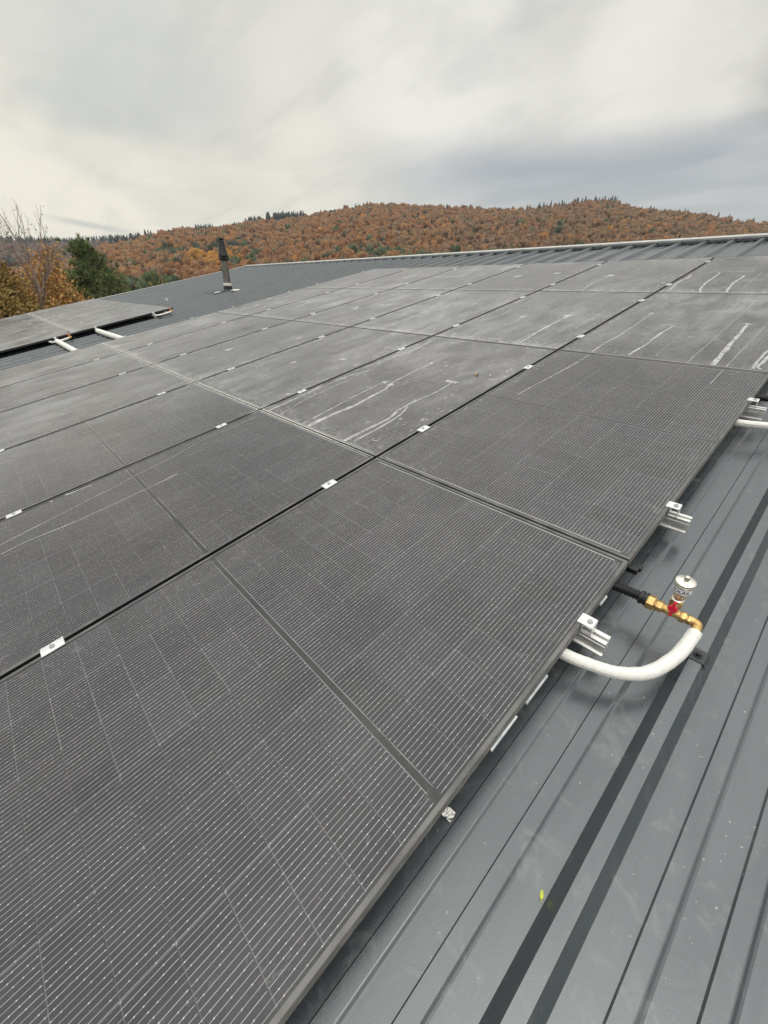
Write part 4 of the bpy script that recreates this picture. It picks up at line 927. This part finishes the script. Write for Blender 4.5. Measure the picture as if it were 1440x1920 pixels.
# bare birch and saplings
def bare_tree(name, label, cat, pos, H, seed, mat, depth=5, spread=0.42, r0=0.07, lean=(0, 0), buds=0, group=None):
    rnd = random.Random(seed); t = thing(name, label, cat, Matrix.Translation(pos), group)
    b = MB(); tips = []
    branch_tree(b, Vector((0, 0, -0.4)), Vector((lean[0], lean[1], 1)), H * 0.36, r0, depth, tips, rnd, spread, 0.14, 5, (2, 3), 0.62)
    zmax = sorted(v[2] for v in b.v)[int(len(b.v) * 0.975)]; k = H / zmax
    b.v = [(x_ * k, y_ * k, z_ * k) for x_, y_, z_ in b.v]; tips = [(q_ * k, d__) for q_, d__ in tips]
    b.build('trunk', mat, t, True)
    if buds:
        c = MB(); leaf_cloud(c, tips, buds, 0.045, 0.05, rnd, 1.3); c.build('crown', M_buds, t)
    return t
bare_tree('birch_tree', 'bare birch with fine twigs against the sky at the left edge', 'tree', polar(-85.2, 22), 9.6, 5, M_birch, 5, 0.36, 0.20, (-0.02, 0.02), 1500)
for i, (az, r, H, lab) in enumerate(((-82.9, 20.5, 5.3, 'pale bare sapling with forked stems in front of the russet oak'), (-81.2, 21, 5.2, 'pale bare sapling at the left foot of the dark pine'), (-85.3, 19.5, 4.9, 'tangle of bare pale stems just above the small far array edge'), (-74.9, 34, 6.1, 'thin bare tree right of the dark pine'), (-73.9, 42, 6.3, 'slender leafless tree between the dark pine and the small pine'), (-71.2, 40, 6.6, 'pale leafless shrub right of the small pine, behind the roof verge'))):
    bare_tree('bare_sapling', lab, 'tree', polar(az, r), H, 50 + i, M_twig, 4, 0.5, 0.035, (random.uniform(-.1, .1), random.uniform(-.1, .1)), 0, 'bare saplings')
# dark pine and small pine
def pine_tree(label, pos, H, Rm, seed, ntuft, mat):
    rnd = random.Random(seed); t = thing('pine_tree', label, 'tree', Matrix.Translation(pos), 'pines behind the roof verge')
    b = MB(); b.tube([(0, 0, -0.3), (0.03, 0, H * 0.5), (0, 0.02, H * 0.97)], [0.16, 0.10, 0.02], 7)
    c = MB(); tufts = []
    nl = int(H * 5.5)
    for k in range(nl):
        s = (k + 0.5) / nl; z = H * (0.12 + 0.86 * s); env = Rm * min(1.0, (1 - s) * 1.30 + 0.03) ** 0.85
        L = env * rnd.uniform(0.65, 1.12); a = k * 2.4 + rnd.gauss(0, .3); rise = 0.25 + 0.5 * s
        pts = [Vector((0, 0, z))]
        for i in range(1, 6):
            f_ = i / 5; pts.append(Vector((math.cos(a) * L * f_, math.sin(a) * L * f_, z + L * rise * f_ * (0.4 + 0.6 * f_))))
        b.tube(pts, [0.03 * (1 - s * .5), 0.026, 0.02, 0.015, 0.01, 0.006], 4)
        for _ in range(max(3, int(ntuft * L / (Rm * nl)))):
            f_ = rnd.uniform(0.25, 1.0) ** 0.7; i = min(4, int(f_ * 5)); q_ = pts[i].lerp(pts[i + 1], f_ * 5 - i)
            sp = 0.10 + 0.24 * f_; q_ = q_ + Vector((rnd.gauss(0, sp), rnd.gauss(0, sp), rnd.gauss(0.05, sp * .6)))
            tufts.append((q_, Vector((math.cos(a) * 0.6, math.sin(a) * 0.6, 0.9 + rnd.gauss(0, .3))).normalized()))
    tufts.append((Vector((0, 0, H)), Vector((0, 0, 1))))
    for q_, dd in tufts:
        for _ in range(13):
            nd = (dd + Vector((rnd.gauss(0, .55), rnd.gauss(0, .55), rnd.gauss(0, .45)))).normalized(); s_ = rnd.uniform(0.24, 0.42); w_ = nd.orthogonal().normalized(); w_ = (Matrix.Rotation(rnd.uniform(0, 6.28), 3, nd) @ w_) * 0.034
            p0 = q_ - nd * 0.05; c.add([p0 - w_, p0 + w_, q_ + nd * s_], [(0, 1, 2)])
    b.build('trunk', M_bark, t, True); c.build('crown', mat, t)
pine_tree('tall dark green pine standing behind the left roof verge', polar(-79.3, 38), 9.5, 2.5, 4, 5200, M_pine)
pine_tree('small olive green pine just showing above the roof verge', polar(-73.4, 36), 7.4, 1.3, 8, 1500, M_pine)
pine_tree('broad lower pine pressed against the right side of the tall pine', polar(-77.6, 36), 7.3, 2.1, 15, 3600, M_pine)
pine_tree('lower pine on the left flank of the tall pine', polar(-81.3, 37), 7.4, 1.9, 19, 3000, M_pine)
for i, (az, r, H, lab) in enumerate(((-72.3, 33, 5.6, 'olive bush right of the small pine behind the verge'), (-75.6, 31, 5.3, 'brownish olive bush at the right foot of the tall pine'), (-69.2, 46, 6.6, 'dull olive bush behind the verge left of the flue'), (-66.4, 50, 7.0, 'brown green bush behind the verge beside the flue'))):
    leafy_tree('bush', lab, 'bush', polar(az, r), H, 70 + i, M_bushg if i % 2 == 0 else M_oak2, 5000, 0.12, 'bushes behind the roof verge', 0.05, 0.9, 0.25, 0.25, 3, M_twig, 1.3)
# brushwood under the oaks
for i, (az, r, H) in enumerate(((-87.6, 20.5, 4.6), (-86.2, 20.0, 4.5), (-83.9, 22.5, 4.7), (-82.2, 24.0, 4.9))):
    leafy_tree('bush', ['tawny thicket at the bottom of the left picture edge, above the far array', 'tawny twiggy thicket under the bare birch', 'tawny thicket below the russet oak', 'tawny thicket left of the tall pine foot'][i], 'bush', polar(az, r), H, 90 + i, M_oakl if i % 2 else M_oak2, 4000, 0.085, 'thickets behind the small far array', 0.04, 0.95, 0.2, 0.25, 3, M_twig, 1.2)
# pale larch tips beyond the ridge
bare_tree('larch_tree', 'thin straw coloured treetop peeping over the ridge on the right', 'tree', polar(-22.2, 46), 10.3, 31, mat_simple('straw_twigs', (0.40, 0.26, 0.10), 0.85), 5, 0.40, 0.07, (0, 0), 260)

# ------------------------------------------------------------------ thin damp air
mt = bpy.data.materials.new('damp_air'); mt.use_nodes = True; nt = NT(mt.node_tree)
for n in list(nt.n): nt.n.remove(n)
o_ = nt.new('ShaderNodeOutputMaterial'); vp = nt.new('ShaderNodeVolumePrincipled'); vp.inputs['Color'].default_value = (0.93, 0.95, 0.98, 1); vp.inputs['Density'].default_value = 0.00026
nt.l.new(vp.outputs[0], o_.inputs['Volume'])
b = MB(); zmin = float(Z.min()) - 1.0; b.box(-1560, 1560, -1560, 1560, zmin, float(Z.max()) + 22)
o = b.build('haze', mt); tag(o, 'thin damp air over the valley', 'haze', kind='stuff')
